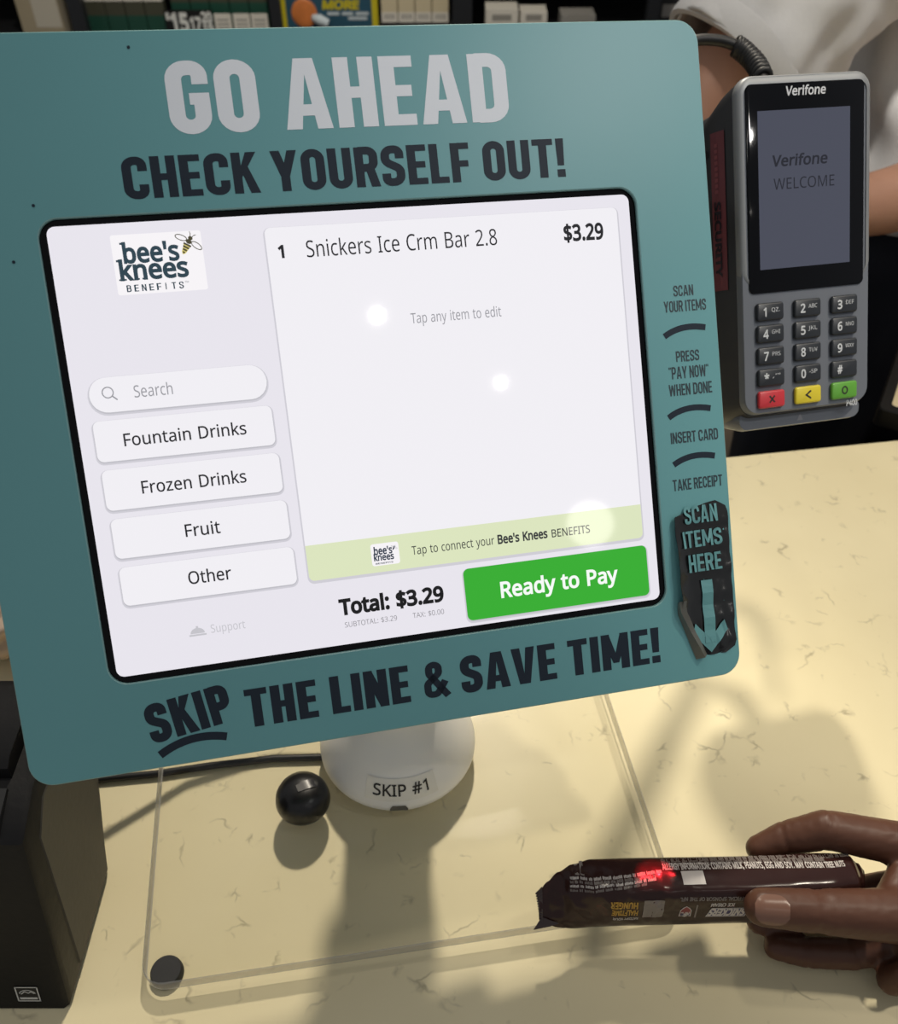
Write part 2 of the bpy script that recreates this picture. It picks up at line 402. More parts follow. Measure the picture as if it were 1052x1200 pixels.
# ------------------------------------------------------------------ letter outlines (plain sans): code point, advance, contours x, y, x, y ...
OUTLINES = [
    (65, 512, [[436, 0, 368, 176, 140, 176, 72, 0, 0, 0, 224, 576, 288, 576, 512, 0], [282, 416, 274, 438, 264, 472, 256, 500, 248, 468, 238, 438, 230, 416, 164, 240, 346, 240]]),
    (66, 520, [[240, 572, 336, 564, 404, 540, 444, 496, 460, 432, 456, 400, 446, 372, 432, 348, 408, 328, 382, 312, 350, 304, 350, 300, 384, 292, 416, 280, 440, 260, 460, 236, 474, 204, 478, 164, 472, 116, 454, 74, 424, 42, 384, 20, 336, 4, 280, 0, 78, 0, 78, 572], [256, 328, 318, 336, 356, 352, 376, 382, 384, 424, 376, 464, 352, 490, 308, 506, 244, 512, 150, 512, 150, 328], [150, 268, 150, 60, 264, 60, 330, 68, 372, 92, 394, 124, 400, 168, 398, 196, 388, 220, 370, 240, 344, 256, 308, 266, 260, 268]]),
    (67, 508, [[324, 516, 280, 512, 240, 502, 206, 482, 178, 456, 156, 424, 140, 384, 128, 336, 124, 286, 132, 220, 148, 164, 176, 116, 212, 84, 262, 62, 322, 56, 360, 56, 394, 62, 460, 78, 460, 16, 428, 4, 392, -2, 356, -8, 312, -8, 232, 0, 166, 28, 116, 72, 78, 132, 56, 204, 48, 288, 52, 348, 68, 406, 88, 456, 120, 500, 160, 534, 206, 560, 260, 576, 324, 580, 368, 578, 408, 572, 448, 560, 482, 548, 452, 486, 394, 508, 360, 516]]),
    (68, 584, [[536, 292, 528, 204, 500, 132, 456, 74, 400, 32, 324, 8, 236, 0, 78, 0, 78, 572, 254, 572, 336, 564, 404, 540, 460, 500, 502, 446, 528, 376], [460, 288, 454, 360, 436, 416, 404, 456, 360, 488, 308, 504, 244, 512, 150, 512, 150, 62, 228, 62, 328, 76, 402, 120, 446, 190]]),
    (69, 446, [[398, 0, 78, 0, 78, 572, 398, 572, 398, 508, 150, 508, 150, 330, 384, 330, 384, 268, 150, 268, 150, 64, 398, 64]]),
    (70, 416, [[150, 0, 78, 0, 78, 572, 398, 572, 398, 508, 150, 508, 150, 306, 384, 306, 384, 244, 150, 244]]),
    (71, 584, [[326, 302, 524, 302, 524, 22, 478, 8, 432, 0, 380, -6, 324, -8, 240, 0, 172, 28, 120, 72, 80, 130, 56, 202, 48, 286, 58, 370, 84, 442, 128, 500, 186, 544, 260, 572, 346, 580, 392, 578, 436, 572, 478, 560, 516, 548, 488, 484, 456, 496, 420, 508, 382, 516, 342, 516, 278, 510, 224, 488, 180, 456, 150, 408, 132, 352, 124, 286, 130, 222, 146, 166, 176, 120, 216, 84, 270, 62, 340, 56, 404, 60, 452, 68, 452, 238, 326, 238]]),
    (72, 594, [[516, 0, 444, 0, 444, 268, 150, 268, 150, 0, 78, 0, 78, 572, 150, 572, 150, 330, 444, 330, 444, 572, 516, 572]]),
    (73, 272, [[240, 0, 32, 0, 32, 42, 100, 56, 100, 516, 32, 532, 32, 572, 240, 572, 240, 532, 172, 516, 172, 56, 240, 42]]),
    (74, 220, [[-4, -152, -36, -150, -64, -142, -64, -80, -36, -88, -4, -88, 16, -88, 32, -80, 50, -70, 64, -52, 72, -28, 74, 4, 74, 572, 146, 572, 146, 8, 140, -42, 128, -82, 104, -112, 76, -136, 40, -148]]),
    (75, 496, [[496, 0, 412, 0, 208, 272, 150, 222, 150, 0, 78, 0, 78, 572, 150, 572, 150, 290, 200, 344, 248, 400, 404, 572, 488, 572, 260, 324]]),
    (76, 420, [[78, 0, 78, 572, 150, 572, 150, 64, 400, 64, 400, 0]]),
    (77, 728, [[330, 0, 142, 502, 140, 502, 142, 460, 144, 408, 144, 348, 144, 0, 78, 0, 78, 572, 184, 572, 360, 104, 364, 104, 544, 572, 650, 572, 650, 0, 578, 0, 578, 352, 580, 408, 580, 460, 584, 500, 580, 500, 390, 0]]),
    (78, 608, [[532, 0, 448, 0, 140, 476, 138, 476, 140, 432, 144, 378, 144, 320, 144, 0, 78, 0, 78, 572, 160, 572, 468, 100, 470, 100, 468, 136, 466, 192, 464, 248, 464, 572, 532, 572]]),
    (79, 626, [[576, 288, 572, 224, 560, 166, 540, 116, 510, 72, 472, 38, 428, 12, 376, -4, 314, -8, 252, -4, 196, 12, 152, 40, 114, 72, 84, 116, 64, 168, 52, 224, 48, 288, 56, 370, 78, 442, 114, 500, 166, 544, 232, 572, 314, 580, 392, 572, 460, 544, 510, 500, 548, 442, 570, 370], [124, 288, 130, 220, 144, 164, 172, 116, 208, 84, 256, 62, 314, 56, 372, 62, 420, 84, 456, 116, 480, 164, 496, 220, 500, 288, 490, 384, 456, 456, 432, 484, 398, 504, 360, 514, 314, 518, 256, 512, 208, 490, 172, 456, 144, 412, 130, 354]]),
    (80, 484, [[228, 572, 326, 562, 392, 528, 432, 476, 444, 404, 440, 370, 432, 336, 416, 306, 396, 278, 364, 256, 324, 238, 276, 228, 216, 224, 150, 224, 150, 0, 78, 0, 78, 572], [224, 512, 150, 512, 150, 284, 208, 284, 258, 288, 298, 296, 330, 312, 352, 334, 364, 364, 370, 400, 360, 448, 334, 484, 288, 504]]),
    (81, 626, [[576, 288, 572, 220, 560, 160, 536, 108, 504, 64, 460, 30, 412, 6, 548, -136, 444, -136, 334, -8, 324, -8, 314, -8, 252, -4, 196, 12, 152, 40, 114, 72, 84, 116, 64, 168, 52, 224, 48, 288, 56, 370, 78, 442, 114, 500, 166, 544, 232, 572, 314, 580, 392, 572, 460, 544, 510, 500, 548, 442, 570, 370], [124, 288, 130, 220, 144, 164, 172, 116, 208, 84, 256, 62, 314, 56, 372, 62, 420, 84, 456, 116, 480, 164, 496, 220, 500, 288, 490, 384, 456, 456, 432, 484, 398, 504, 360, 514, 314, 518, 256, 512, 208, 490, 172, 456, 144, 412, 130, 354]]),
    (82, 500, [[236, 572, 300, 568, 352, 556, 392, 532, 422, 500, 440, 460, 444, 410, 440, 368, 428, 334, 408, 306, 384, 284, 358, 268, 330, 256, 488, 0, 404, 0, 264, 236, 150, 236, 150, 0, 78, 0, 78, 572], [232, 510, 150, 510, 150, 298, 236, 298, 296, 304, 338, 324, 362, 360, 370, 408, 366, 440, 356, 468, 336, 486, 310, 500, 276, 508]]),
    (83, 440, [[404, 152, 396, 106, 378, 66, 348, 36, 308, 12, 256, -4, 198, -8, 136, -4, 84, 4, 40, 20, 40, 88, 72, 76, 112, 64, 156, 56, 200, 56, 240, 56, 272, 66, 298, 80, 316, 98, 328, 120, 330, 148, 328, 172, 318, 194, 302, 212, 276, 230, 242, 248, 196, 264, 132, 294, 106, 312, 84, 330, 68, 352, 56, 376, 50, 404, 48, 436, 54, 476, 72, 512, 100, 542, 136, 564, 180, 576, 232, 580, 276, 578, 318, 572, 356, 562, 388, 548, 366, 488, 302, 508, 266, 516, 228, 516, 196, 516, 168, 508, 148, 494, 132, 478, 124, 456, 120, 434, 124, 408, 132, 386, 148, 368, 172, 352, 204, 336, 246, 318, 292, 300, 332, 280, 362, 256, 384, 228, 398, 194]]),
    (84, 446, [[260, 0, 188, 0, 188, 508, 8, 508, 8, 572, 436, 572, 436, 508, 260, 508]]),
    (85, 586, [[512, 202, 508, 146, 488, 96, 460, 52, 416, 20, 360, 0, 290, -8, 196, 8, 128, 50, 86, 118, 72, 204, 72, 572, 144, 572, 144, 200, 154, 140, 182, 92, 228, 64, 294, 56, 342, 60, 380, 72, 408, 96, 428, 126, 438, 160, 442, 202, 442, 572, 512, 572]]),
    (86, 480, [[480, 572, 276, 0, 204, 0, 0, 572, 76, 572, 204, 204, 220, 160, 232, 120, 240, 80, 250, 120, 262, 160, 276, 208, 404, 572]]),
    (87, 746, [[736, 572, 584, 0, 510, 0, 400, 376, 388, 410, 380, 444, 372, 472, 370, 488, 368, 472, 360, 444, 352, 408, 342, 372, 234, 0, 160, 0, 10, 572, 84, 572, 174, 224, 184, 186, 190, 152, 196, 118, 200, 88, 206, 120, 212, 154, 222, 192, 232, 228, 332, 572, 408, 572, 512, 224, 524, 188, 532, 152, 538, 116, 544, 88, 550, 128, 560, 176, 572, 224, 660, 572]]),
    (88, 470, [[468, 0, 384, 0, 232, 248, 80, 0, 4, 0, 192, 298, 16, 572, 96, 572, 236, 348, 376, 572, 452, 572, 276, 300]]),
    (89, 454, [[228, 292, 376, 572, 454, 572, 264, 222, 264, 0, 192, 0, 192, 220, 0, 572, 80, 572]]),
    (90, 460, [[428, 0, 30, 0, 30, 56, 332, 508, 40, 508, 40, 572, 420, 572, 420, 518, 118, 64, 428, 64]]),
    (97, 450, [[232, 436, 300, 428, 348, 404, 376, 358, 384, 292, 384, 0, 334, 0, 320, 60, 316, 60, 298, 40, 280, 22, 258, 8, 234, 0, 206, -6, 172, -8, 136, -4, 104, 6, 76, 24, 56, 48, 40, 80, 36, 120, 50, 176, 88, 220, 152, 244, 244, 256, 316, 260, 316, 284, 310, 330, 292, 360, 264, 376, 228, 380, 194, 378, 164, 370, 106, 348, 84, 400, 116, 414, 152, 426, 190, 434], [252, 208, 184, 200, 140, 182, 118, 156, 110, 120, 116, 88, 132, 66, 156, 52, 188, 48, 238, 56, 280, 80, 306, 116, 316, 172, 316, 210]]),
    (98, 492, [[140, 460, 138, 410, 136, 372, 140, 372, 160, 398, 188, 420, 226, 432, 272, 436, 344, 424, 400, 380, 436, 312, 448, 216, 444, 148, 428, 92, 400, 48, 364, 16, 322, -2, 272, -8, 226, -4, 188, 10, 160, 32, 140, 56, 132, 56, 120, 0, 68, 0, 68, 608, 140, 608], [260, 380, 220, 374, 188, 360, 164, 340, 150, 308, 142, 268, 140, 216, 140, 214, 144, 144, 164, 92, 202, 60, 260, 52, 312, 60, 348, 92, 368, 144, 376, 216, 368, 288, 348, 338, 312, 368]]),
    (99, 384, [[240, -8, 188, -2, 140, 16, 100, 44, 68, 88, 50, 144, 44, 212, 52, 284, 72, 342, 102, 384, 142, 416, 192, 432, 244, 438, 278, 436, 308, 432, 336, 424, 358, 416, 336, 356, 292, 370, 244, 376, 204, 372, 172, 358, 148, 336, 132, 304, 120, 264, 116, 212, 120, 166, 132, 126, 148, 94, 172, 72, 202, 58, 240, 52, 272, 56, 302, 60, 352, 78, 352, 16, 328, 4, 304, -2, 276, -8]]),
    (100, 492, [[220, -8, 148, 6, 92, 48, 56, 116, 44, 214, 56, 312, 92, 380, 148, 424, 220, 438, 252, 436, 280, 428, 304, 420, 324, 408, 340, 392, 354, 374, 360, 374, 356, 404, 354, 438, 354, 608, 424, 608, 424, 0, 368, 0, 358, 58, 354, 58, 340, 40, 324, 24, 304, 12, 280, 0, 252, -6], [232, 52, 290, 60, 328, 88, 348, 136, 356, 200, 356, 212, 348, 284, 328, 336, 292, 368, 232, 380, 180, 368, 146, 334, 124, 280, 116, 212, 124, 144, 146, 92, 180, 60]]),
    (101, 452, [[234, 438, 286, 432, 328, 414, 364, 384, 390, 346, 406, 300, 412, 244, 412, 200, 116, 200, 128, 136, 154, 90, 196, 62, 254, 52, 292, 54, 328, 60, 392, 82, 392, 20, 360, 8, 328, 0, 292, -6, 252, -8, 194, -2, 144, 16, 100, 48, 70, 92, 52, 146, 44, 212, 50, 276, 68, 332, 96, 378, 134, 412, 180, 432], [232, 380, 188, 372, 154, 348, 130, 308, 120, 256, 338, 256, 336, 292, 326, 322, 312, 346, 292, 364, 266, 376]]),
    (102, 276, [[266, 376, 158, 376, 158, 0, 88, 0, 88, 376, 12, 376, 12, 408, 88, 432, 88, 456, 92, 508, 104, 548, 124, 576, 152, 596, 186, 608, 228, 612, 274, 608, 310, 600, 292, 544, 262, 552, 228, 556, 196, 550, 176, 532, 162, 502, 158, 458, 158, 430, 266, 430]]),
    (103, 492, [[220, 438, 260, 434, 296, 422, 328, 402, 356, 372, 360, 372, 368, 430, 424, 430, 424, -8, 420, -64, 404, -108, 378, -146, 340, -172, 292, -188, 232, -192, 188, -192, 148, -186, 110, -176, 78, -164, 78, -100, 112, -114, 148, -124, 192, -132, 236, -134, 286, -126, 324, -100, 348, -64, 356, -12, 356, 4, 356, 32, 358, 56, 354, 56, 328, 28, 300, 8, 264, -4, 220, -8, 148, 8, 92, 52, 56, 120, 44, 214, 56, 306, 92, 376, 148, 424], [230, 380, 196, 374, 168, 360, 148, 336, 130, 304, 120, 262, 116, 212, 124, 144, 146, 92, 182, 60, 232, 50, 262, 52, 288, 58, 308, 68, 326, 84, 340, 104, 348, 132, 354, 160, 356, 196, 356, 214, 352, 268, 344, 308, 326, 340, 302, 362, 270, 374]]),
    (104, 496, [[140, 432, 138, 400, 136, 370, 140, 370, 156, 392, 174, 408, 196, 420, 220, 428, 248, 436, 272, 436, 320, 432, 360, 420, 392, 400, 412, 370, 426, 330, 432, 280, 432, 0, 360, 0, 360, 276, 356, 320, 338, 352, 308, 372, 264, 380, 222, 374, 188, 360, 166, 338, 150, 308, 142, 268, 140, 222, 140, 0, 68, 0, 68, 608, 140, 608]]),
    (105, 208, [[140, 430, 140, 0, 68, 0, 68, 430], [104, 592, 120, 588, 132, 580, 142, 566, 144, 546, 142, 526, 132, 512, 120, 504, 104, 500, 88, 504, 76, 512, 66, 526, 64, 546, 66, 566, 76, 580, 88, 588]]),
    (106, 208, [[18, -192, -18, -190, -44, -184, -44, -126, -20, -132, 8, -134, 32, -130, 52, -120, 64, -100, 68, -68, 68, 430, 140, 430, 140, -64, 136, -100, 126, -132, 110, -160, 88, -176, 56, -188], [64, 546, 66, 566, 76, 580, 88, 588, 104, 592, 120, 588, 132, 580, 142, 566, 144, 546, 142, 526, 132, 512, 120, 504, 104, 500, 88, 504, 76, 512, 66, 526]]),
    (107, 428, [[138, 292, 136, 256, 136, 220, 138, 220, 152, 240, 172, 264, 188, 284, 326, 430, 408, 430, 236, 246, 420, 0, 336, 0, 188, 200, 138, 158, 138, 0, 68, 0, 68, 608, 138, 608]]),
    (108, 208, [[140, 0, 68, 0, 68, 608, 140, 608]]),
    (109, 750, [[540, 438, 604, 428, 648, 400, 676, 352, 684, 280, 684, 0, 616, 0, 616, 276, 610, 320, 594, 352, 568, 372, 528, 380, 474, 368, 438, 342, 418, 298, 412, 236, 412, 0, 342, 0, 342, 276, 340, 308, 332, 332, 320, 352, 304, 368, 280, 376, 252, 380, 216, 374, 184, 360, 164, 338, 150, 308, 140, 268, 140, 224, 140, 0, 68, 0, 68, 430, 124, 430, 136, 372, 140, 372, 156, 392, 172, 408, 194, 422, 216, 432, 240, 436, 266, 438, 312, 432, 348, 420, 378, 398, 398, 366, 402, 366, 428, 398, 460, 420, 500, 432]]),
    (110, 496, [[276, 438, 344, 428, 392, 400, 420, 352, 432, 280, 432, 0, 360, 0, 360, 276, 356, 320, 338, 352, 308, 372, 264, 380, 204, 368, 166, 338, 146, 288, 140, 224, 140, 0, 68, 0, 68, 430, 124, 430, 136, 372, 140, 372, 156, 392, 176, 408, 198, 422, 222, 432, 248, 436]]),
    (111, 484, [[442, 216, 438, 164, 428, 120, 412, 82, 388, 52, 360, 24, 324, 8, 284, -4, 240, -8, 200, -4, 164, 8, 128, 24, 100, 52, 76, 82, 60, 120, 48, 164, 44, 216, 50, 282, 68, 336, 96, 380, 136, 412, 186, 432, 244, 438, 300, 432, 348, 412, 388, 380, 416, 336, 436, 282], [116, 216, 120, 168, 130, 128, 148, 96, 172, 72, 204, 56, 244, 52, 282, 56, 314, 72, 340, 96, 356, 128, 366, 168, 368, 216, 364, 264, 356, 304, 338, 336, 314, 360, 282, 374, 242, 380, 184, 368, 148, 336, 124, 284]]),
    (112, 492, [[272, 438, 344, 424, 400, 384, 436, 312, 448, 216, 444, 148, 428, 92, 400, 48, 364, 16, 322, -2, 272, -8, 240, -6, 212, 0, 190, 12, 170, 24, 140, 56, 134, 56, 136, 20, 140, -16, 140, -192, 68, -192, 68, 430, 126, 430, 136, 372, 140, 372, 152, 388, 170, 404, 188, 420, 212, 428, 240, 436], [260, 380, 220, 374, 190, 362, 168, 342, 152, 312, 142, 276, 140, 228, 140, 216, 142, 168, 150, 126, 164, 92, 188, 70, 220, 56, 260, 52, 296, 56, 326, 72, 348, 98, 364, 132, 372, 172, 376, 216, 368, 284, 348, 334, 312, 368]]),
    (113, 492, [[354, -8, 356, 24, 358, 58, 354, 58, 332, 32, 304, 12, 266, -4, 220, -8, 148, 6, 92, 48, 56, 116, 44, 214, 50, 282, 68, 338, 92, 380, 128, 412, 172, 432, 220, 438, 268, 432, 304, 420, 332, 396, 356, 372, 358, 372, 368, 430, 424, 430, 424, -192, 354, -192], [232, 52, 272, 56, 304, 68, 328, 88, 342, 116, 352, 152, 356, 200, 356, 212, 348, 284, 328, 336, 290, 368, 232, 380, 180, 368, 144, 334, 124, 280, 116, 212, 124, 144, 146, 92, 182, 60]]),
    (114, 332, [[268, 438, 296, 436, 320, 432, 310, 368, 288, 372, 264, 374, 240, 372, 216, 364, 196, 352, 176, 334, 160, 312, 148, 288, 140, 260, 140, 228, 140, 0, 68, 0, 68, 430, 126, 430, 134, 352, 136, 352, 152, 374, 170, 396, 192, 412, 214, 426, 240, 436]]),
    (115, 384, [[348, 120, 344, 80, 328, 48, 302, 24, 268, 6, 226, -4, 176, -8, 136, -6, 100, 0, 68, 8, 42, 20, 42, 84, 104, 60, 140, 52, 178, 48, 224, 52, 256, 66, 274, 86, 280, 112, 278, 128, 272, 140, 260, 154, 240, 168, 174, 196, 104, 228, 76, 244, 56, 266, 44, 292, 40, 324, 52, 372, 84, 408, 136, 430, 202, 438, 240, 436, 276, 430, 308, 420, 340, 408, 316, 352, 258, 372, 228, 378, 196, 380, 160, 376, 132, 366, 114, 350, 108, 328, 112, 312, 120, 298, 132, 286, 154, 274, 220, 246, 288, 216, 314, 196, 332, 176, 344, 150]]),
    (116, 288, [[212, 50, 244, 52, 272, 60, 272, 4, 240, -4, 200, -8, 168, -4, 138, 4, 112, 20, 92, 44, 78, 80, 74, 124, 74, 376, 12, 376, 12, 408, 76, 436, 104, 528, 144, 528, 144, 430, 268, 430, 268, 376, 144, 376, 144, 128, 148, 92, 164, 68, 184, 54]]),
    (117, 496, [[428, 430, 428, 0, 370, 0, 360, 56, 356, 56, 340, 36, 320, 20, 298, 8, 272, 0, 248, -6, 220, -8, 172, -4, 134, 8, 104, 28, 80, 60, 68, 100, 64, 148, 64, 430, 136, 430, 136, 152, 140, 108, 158, 76, 188, 56, 230, 52, 272, 56, 306, 68, 330, 92, 344, 120, 354, 160, 356, 206, 356, 430]]),
    (118, 408, [[164, 0, 0, 430, 76, 430, 168, 176, 180, 136, 192, 96, 200, 64, 204, 64, 214, 96, 228, 138, 240, 176, 332, 430, 408, 430, 244, 0]]),
    (119, 630, [[346, 244, 336, 276, 328, 308, 320, 336, 316, 356, 312, 356, 308, 336, 302, 308, 294, 276, 284, 242, 208, 0, 128, 0, 8, 432, 82, 432, 140, 200, 152, 154, 164, 108, 168, 72, 172, 72, 178, 96, 184, 128, 192, 160, 200, 188, 276, 432, 354, 432, 428, 188, 440, 148, 452, 108, 456, 74, 460, 74, 466, 108, 476, 152, 488, 200, 548, 432, 620, 432, 502, 0, 420, 0]]),
    (120, 424, [[170, 220, 22, 430, 102, 430, 212, 268, 322, 430, 402, 430, 252, 220, 410, 0, 330, 0, 212, 172, 94, 0, 14, 0]]),
    (121, 408, [[0, 430, 76, 430, 168, 184, 184, 144, 196, 104, 204, 68, 208, 68, 224, 120, 244, 186, 332, 430, 408, 430, 224, -60, 208, -96, 188, -130, 164, -156, 138, -176, 106, -188, 68, -192, 34, -190, 8, -186, 8, -130, 30, -132, 56, -136, 80, -132, 100, -126, 116, -114, 130, -100, 142, -80, 152, -60, 174, -2]]),
    (122, 376, [[346, 0, 32, 0, 32, 48, 262, 376, 44, 376, 44, 430, 340, 430, 340, 376, 112, 56, 346, 56]]),
    (48, 460, [[420, 288, 416, 220, 408, 164, 396, 112, 376, 70, 348, 36, 316, 12, 276, -4, 228, -8, 170, 0, 122, 28, 86, 70, 60, 128, 44, 200, 40, 288, 44, 372, 58, 446, 84, 504, 120, 548, 168, 572, 228, 580, 288, 572, 336, 548, 372, 504, 400, 446, 414, 372], [110, 288, 112, 216, 120, 156, 136, 112, 160, 78, 190, 60, 228, 52, 268, 60, 298, 78, 320, 110, 336, 156, 344, 216, 348, 288, 344, 360, 336, 416, 320, 464, 298, 496, 268, 516, 228, 520, 190, 516, 160, 496, 136, 464, 120, 416, 112, 360]]),
    (49, 460, [[284, 0, 216, 0, 216, 400, 216, 440, 216, 470, 220, 500, 196, 476, 168, 456, 108, 404, 72, 452, 226, 572, 284, 572]]),
    (50, 460, [[416, 0, 38, 0, 38, 60, 188, 210, 260, 288, 288, 320, 306, 352, 318, 388, 322, 424, 316, 466, 294, 496, 260, 514, 220, 520, 180, 516, 148, 506, 116, 488, 84, 466, 44, 512, 94, 548, 122, 560, 152, 572, 186, 578, 220, 580, 270, 576, 312, 562, 348, 540, 372, 510, 388, 472, 394, 428, 388, 384, 376, 344, 352, 304, 324, 268, 248, 184, 128, 68, 128, 64, 416, 64]]),
    (51, 460, [[396, 440, 392, 404, 380, 372, 364, 348, 340, 326, 310, 312, 276, 302, 276, 298, 336, 284, 380, 256, 404, 214, 412, 164, 408, 116, 390, 74, 360, 40, 318, 14, 264, -4, 192, -8, 150, -6, 110, 0, 72, 8, 36, 24, 36, 88, 74, 72, 114, 60, 156, 54, 194, 52, 260, 60, 304, 80, 332, 116, 340, 164, 336, 196, 320, 224, 296, 242, 264, 256, 226, 264, 180, 264, 124, 264, 124, 326, 180, 326, 224, 328, 260, 340, 286, 356, 308, 376, 320, 404, 324, 434, 316, 472, 296, 498, 262, 516, 220, 520, 190, 520, 164, 516, 116, 498, 76, 472, 40, 520, 72, 544, 116, 564, 164, 576, 218, 580, 296, 572, 352, 540, 384, 496]]),
    (52, 460, [[444, 130, 360, 130, 360, 0, 292, 0, 292, 130, 16, 130, 16, 190, 286, 576, 360, 576, 360, 192, 444, 192], [292, 374, 292, 412, 292, 444, 294, 474, 296, 500, 292, 500, 276, 468, 256, 438, 86, 192, 292, 192]]),
    (53, 460, [[220, 352, 276, 346, 322, 332, 360, 308, 388, 274, 408, 232, 412, 184, 408, 128, 388, 80, 356, 44, 314, 16, 260, -2, 200, -8, 156, -6, 116, 0, 80, 10, 52, 24, 52, 90, 82, 74, 120, 62, 160, 56, 200, 52, 240, 56, 274, 64, 302, 82, 324, 106, 336, 136, 340, 176, 332, 224, 306, 262, 262, 284, 196, 292, 146, 288, 100, 280, 64, 302, 86, 572, 372, 572, 372, 508, 146, 508, 132, 342, 168, 348]]),
    (54, 460, [[44, 244, 46, 294, 52, 342, 60, 388, 76, 432, 96, 474, 120, 510, 156, 540, 196, 562, 246, 576, 306, 580, 344, 580, 376, 572, 376, 512, 344, 520, 308, 524, 256, 518, 216, 504, 184, 484, 158, 454, 140, 420, 128, 380, 120, 336, 116, 292, 120, 292, 132, 308, 150, 326, 170, 340, 194, 350, 224, 356, 256, 358, 302, 352, 342, 338, 376, 312, 400, 280, 416, 236, 420, 184, 416, 128, 400, 82, 372, 44, 336, 16, 292, -2, 240, -8, 200, -4, 164, 8, 130, 26, 100, 54, 76, 88, 60, 132, 48, 184], [238, 52, 284, 60, 320, 84, 344, 124, 352, 184, 344, 232, 324, 272, 288, 296, 240, 304, 204, 300, 176, 288, 150, 270, 132, 248, 120, 224, 116, 198, 116, 172, 124, 146, 132, 120, 146, 100, 164, 80, 184, 64, 210, 56]]),
    (55, 460, [[108, 0, 344, 508, 36, 508, 36, 572, 420, 572, 420, 518, 188, 0]]),
    (56, 460, [[228, 580, 276, 576, 318, 564, 352, 546, 378, 520, 396, 484, 400, 444, 396, 412, 384, 384, 368, 360, 346, 338, 320, 320, 292, 304, 324, 284, 356, 264, 380, 242, 400, 216, 414, 184, 420, 148, 412, 104, 396, 64, 368, 34, 330, 12, 284, -4, 232, -8, 174, -4, 126, 10, 88, 32, 60, 64, 44, 100, 40, 146, 44, 184, 56, 214, 76, 240, 100, 264, 128, 284, 158, 300, 132, 316, 108, 336, 88, 358, 72, 384, 60, 412, 58, 444, 64, 484, 80, 518, 108, 544, 140, 564, 182, 576], [108, 144, 116, 108, 138, 76, 176, 56, 228, 48, 280, 56, 320, 76, 342, 108, 350, 148, 346, 174, 336, 196, 316, 216, 292, 236, 264, 252, 228, 264, 216, 270, 184, 254, 156, 236, 136, 220, 120, 196, 112, 172], [228, 524, 188, 518, 156, 502, 134, 476, 128, 440, 130, 414, 140, 392, 156, 372, 180, 356, 232, 330, 282, 356, 302, 372, 316, 392, 328, 414, 330, 440, 324, 476, 302, 502, 270, 518]]),
    (57, 460, [[416, 328, 416, 280, 410, 232, 400, 184, 388, 140, 366, 100, 340, 64, 306, 32, 264, 12, 214, -4, 154, -8, 116, -6, 82, 0, 82, 60, 116, 52, 152, 50, 204, 54, 244, 68, 278, 90, 304, 118, 322, 152, 334, 192, 342, 236, 346, 280, 340, 280, 328, 264, 310, 248, 290, 232, 266, 224, 236, 216, 204, 214, 158, 220, 118, 236, 84, 260, 60, 294, 44, 336, 40, 388, 46, 444, 64, 492, 90, 528, 128, 556, 172, 576, 224, 580, 262, 576, 300, 564, 332, 544, 360, 518, 384, 484, 402, 440, 412, 388], [224, 520, 178, 512, 142, 488, 118, 448, 110, 388, 116, 340, 136, 300, 172, 276, 220, 268, 256, 272, 286, 284, 312, 304, 330, 324, 342, 348, 346, 374, 344, 400, 338, 426, 328, 452, 316, 474, 298, 492, 276, 508, 252, 518]]),
    (36, 460, [[204, 40, 160, 42, 116, 48, 80, 56, 50, 66, 50, 134, 80, 122, 120, 112, 162, 104, 204, 100, 204, 264, 156, 280, 116, 296, 88, 316, 66, 342, 54, 372, 50, 408, 54, 444, 68, 476, 92, 500, 122, 520, 160, 532, 204, 538, 204, 608, 254, 608, 254, 540, 296, 536, 332, 530, 396, 508, 374, 450, 316, 468, 254, 478, 254, 316, 304, 300, 342, 284, 372, 264, 396, 242, 408, 212, 414, 176, 404, 126, 372, 84, 322, 56, 254, 44, 254, -48, 204, -48], [254, 104, 296, 112, 324, 128, 340, 148, 344, 172, 344, 190, 336, 204, 326, 216, 308, 228, 254, 246], [204, 476, 176, 472, 156, 466, 140, 456, 128, 444, 120, 430, 120, 412, 120, 394, 126, 376, 136, 364, 152, 352, 174, 344, 204, 334]]),
    (46, 216, [[58, 44, 60, 68, 72, 84, 88, 94, 108, 96, 126, 94, 142, 84, 152, 68, 156, 44, 152, 18, 142, 2, 126, -8, 108, -12, 88, -8, 72, 2, 60, 18]]),
    (44, 216, [[154, 84, 136, 24, 112, -42, 84, -104, 32, -104, 48, -38, 64, 32, 72, 92, 148, 92]]),
    (58, 216, [[58, 44, 60, 68, 72, 84, 88, 94, 108, 96, 126, 94, 142, 84, 152, 68, 156, 44, 152, 18, 142, 2, 126, -8, 108, -12, 88, -8, 72, 2, 60, 18], [58, 388, 60, 412, 72, 428, 88, 438, 108, 440, 126, 438, 142, 428, 152, 412, 156, 388, 152, 362, 142, 344, 126, 336, 108, 332, 88, 336, 72, 344, 60, 362]]),
    (39, 180, [[128, 572, 112, 366, 68, 366, 52, 572]]),
    (34, 328, [[128, 572, 112, 366, 68, 366, 52, 572], [276, 572, 260, 366, 216, 366, 200, 572]]),
    (35, 518, [[384, 350, 360, 220, 470, 220, 470, 168, 350, 168, 316, 0, 260, 0, 292, 168, 178, 168, 148, 0, 92, 0, 120, 168, 20, 168, 20, 220, 132, 220, 156, 350, 50, 350, 50, 404, 168, 404, 200, 572, 256, 572, 224, 404, 340, 404, 372, 572, 428, 572, 396, 404, 496, 404, 496, 350], [188, 220, 304, 220, 328, 350, 212, 350]]),
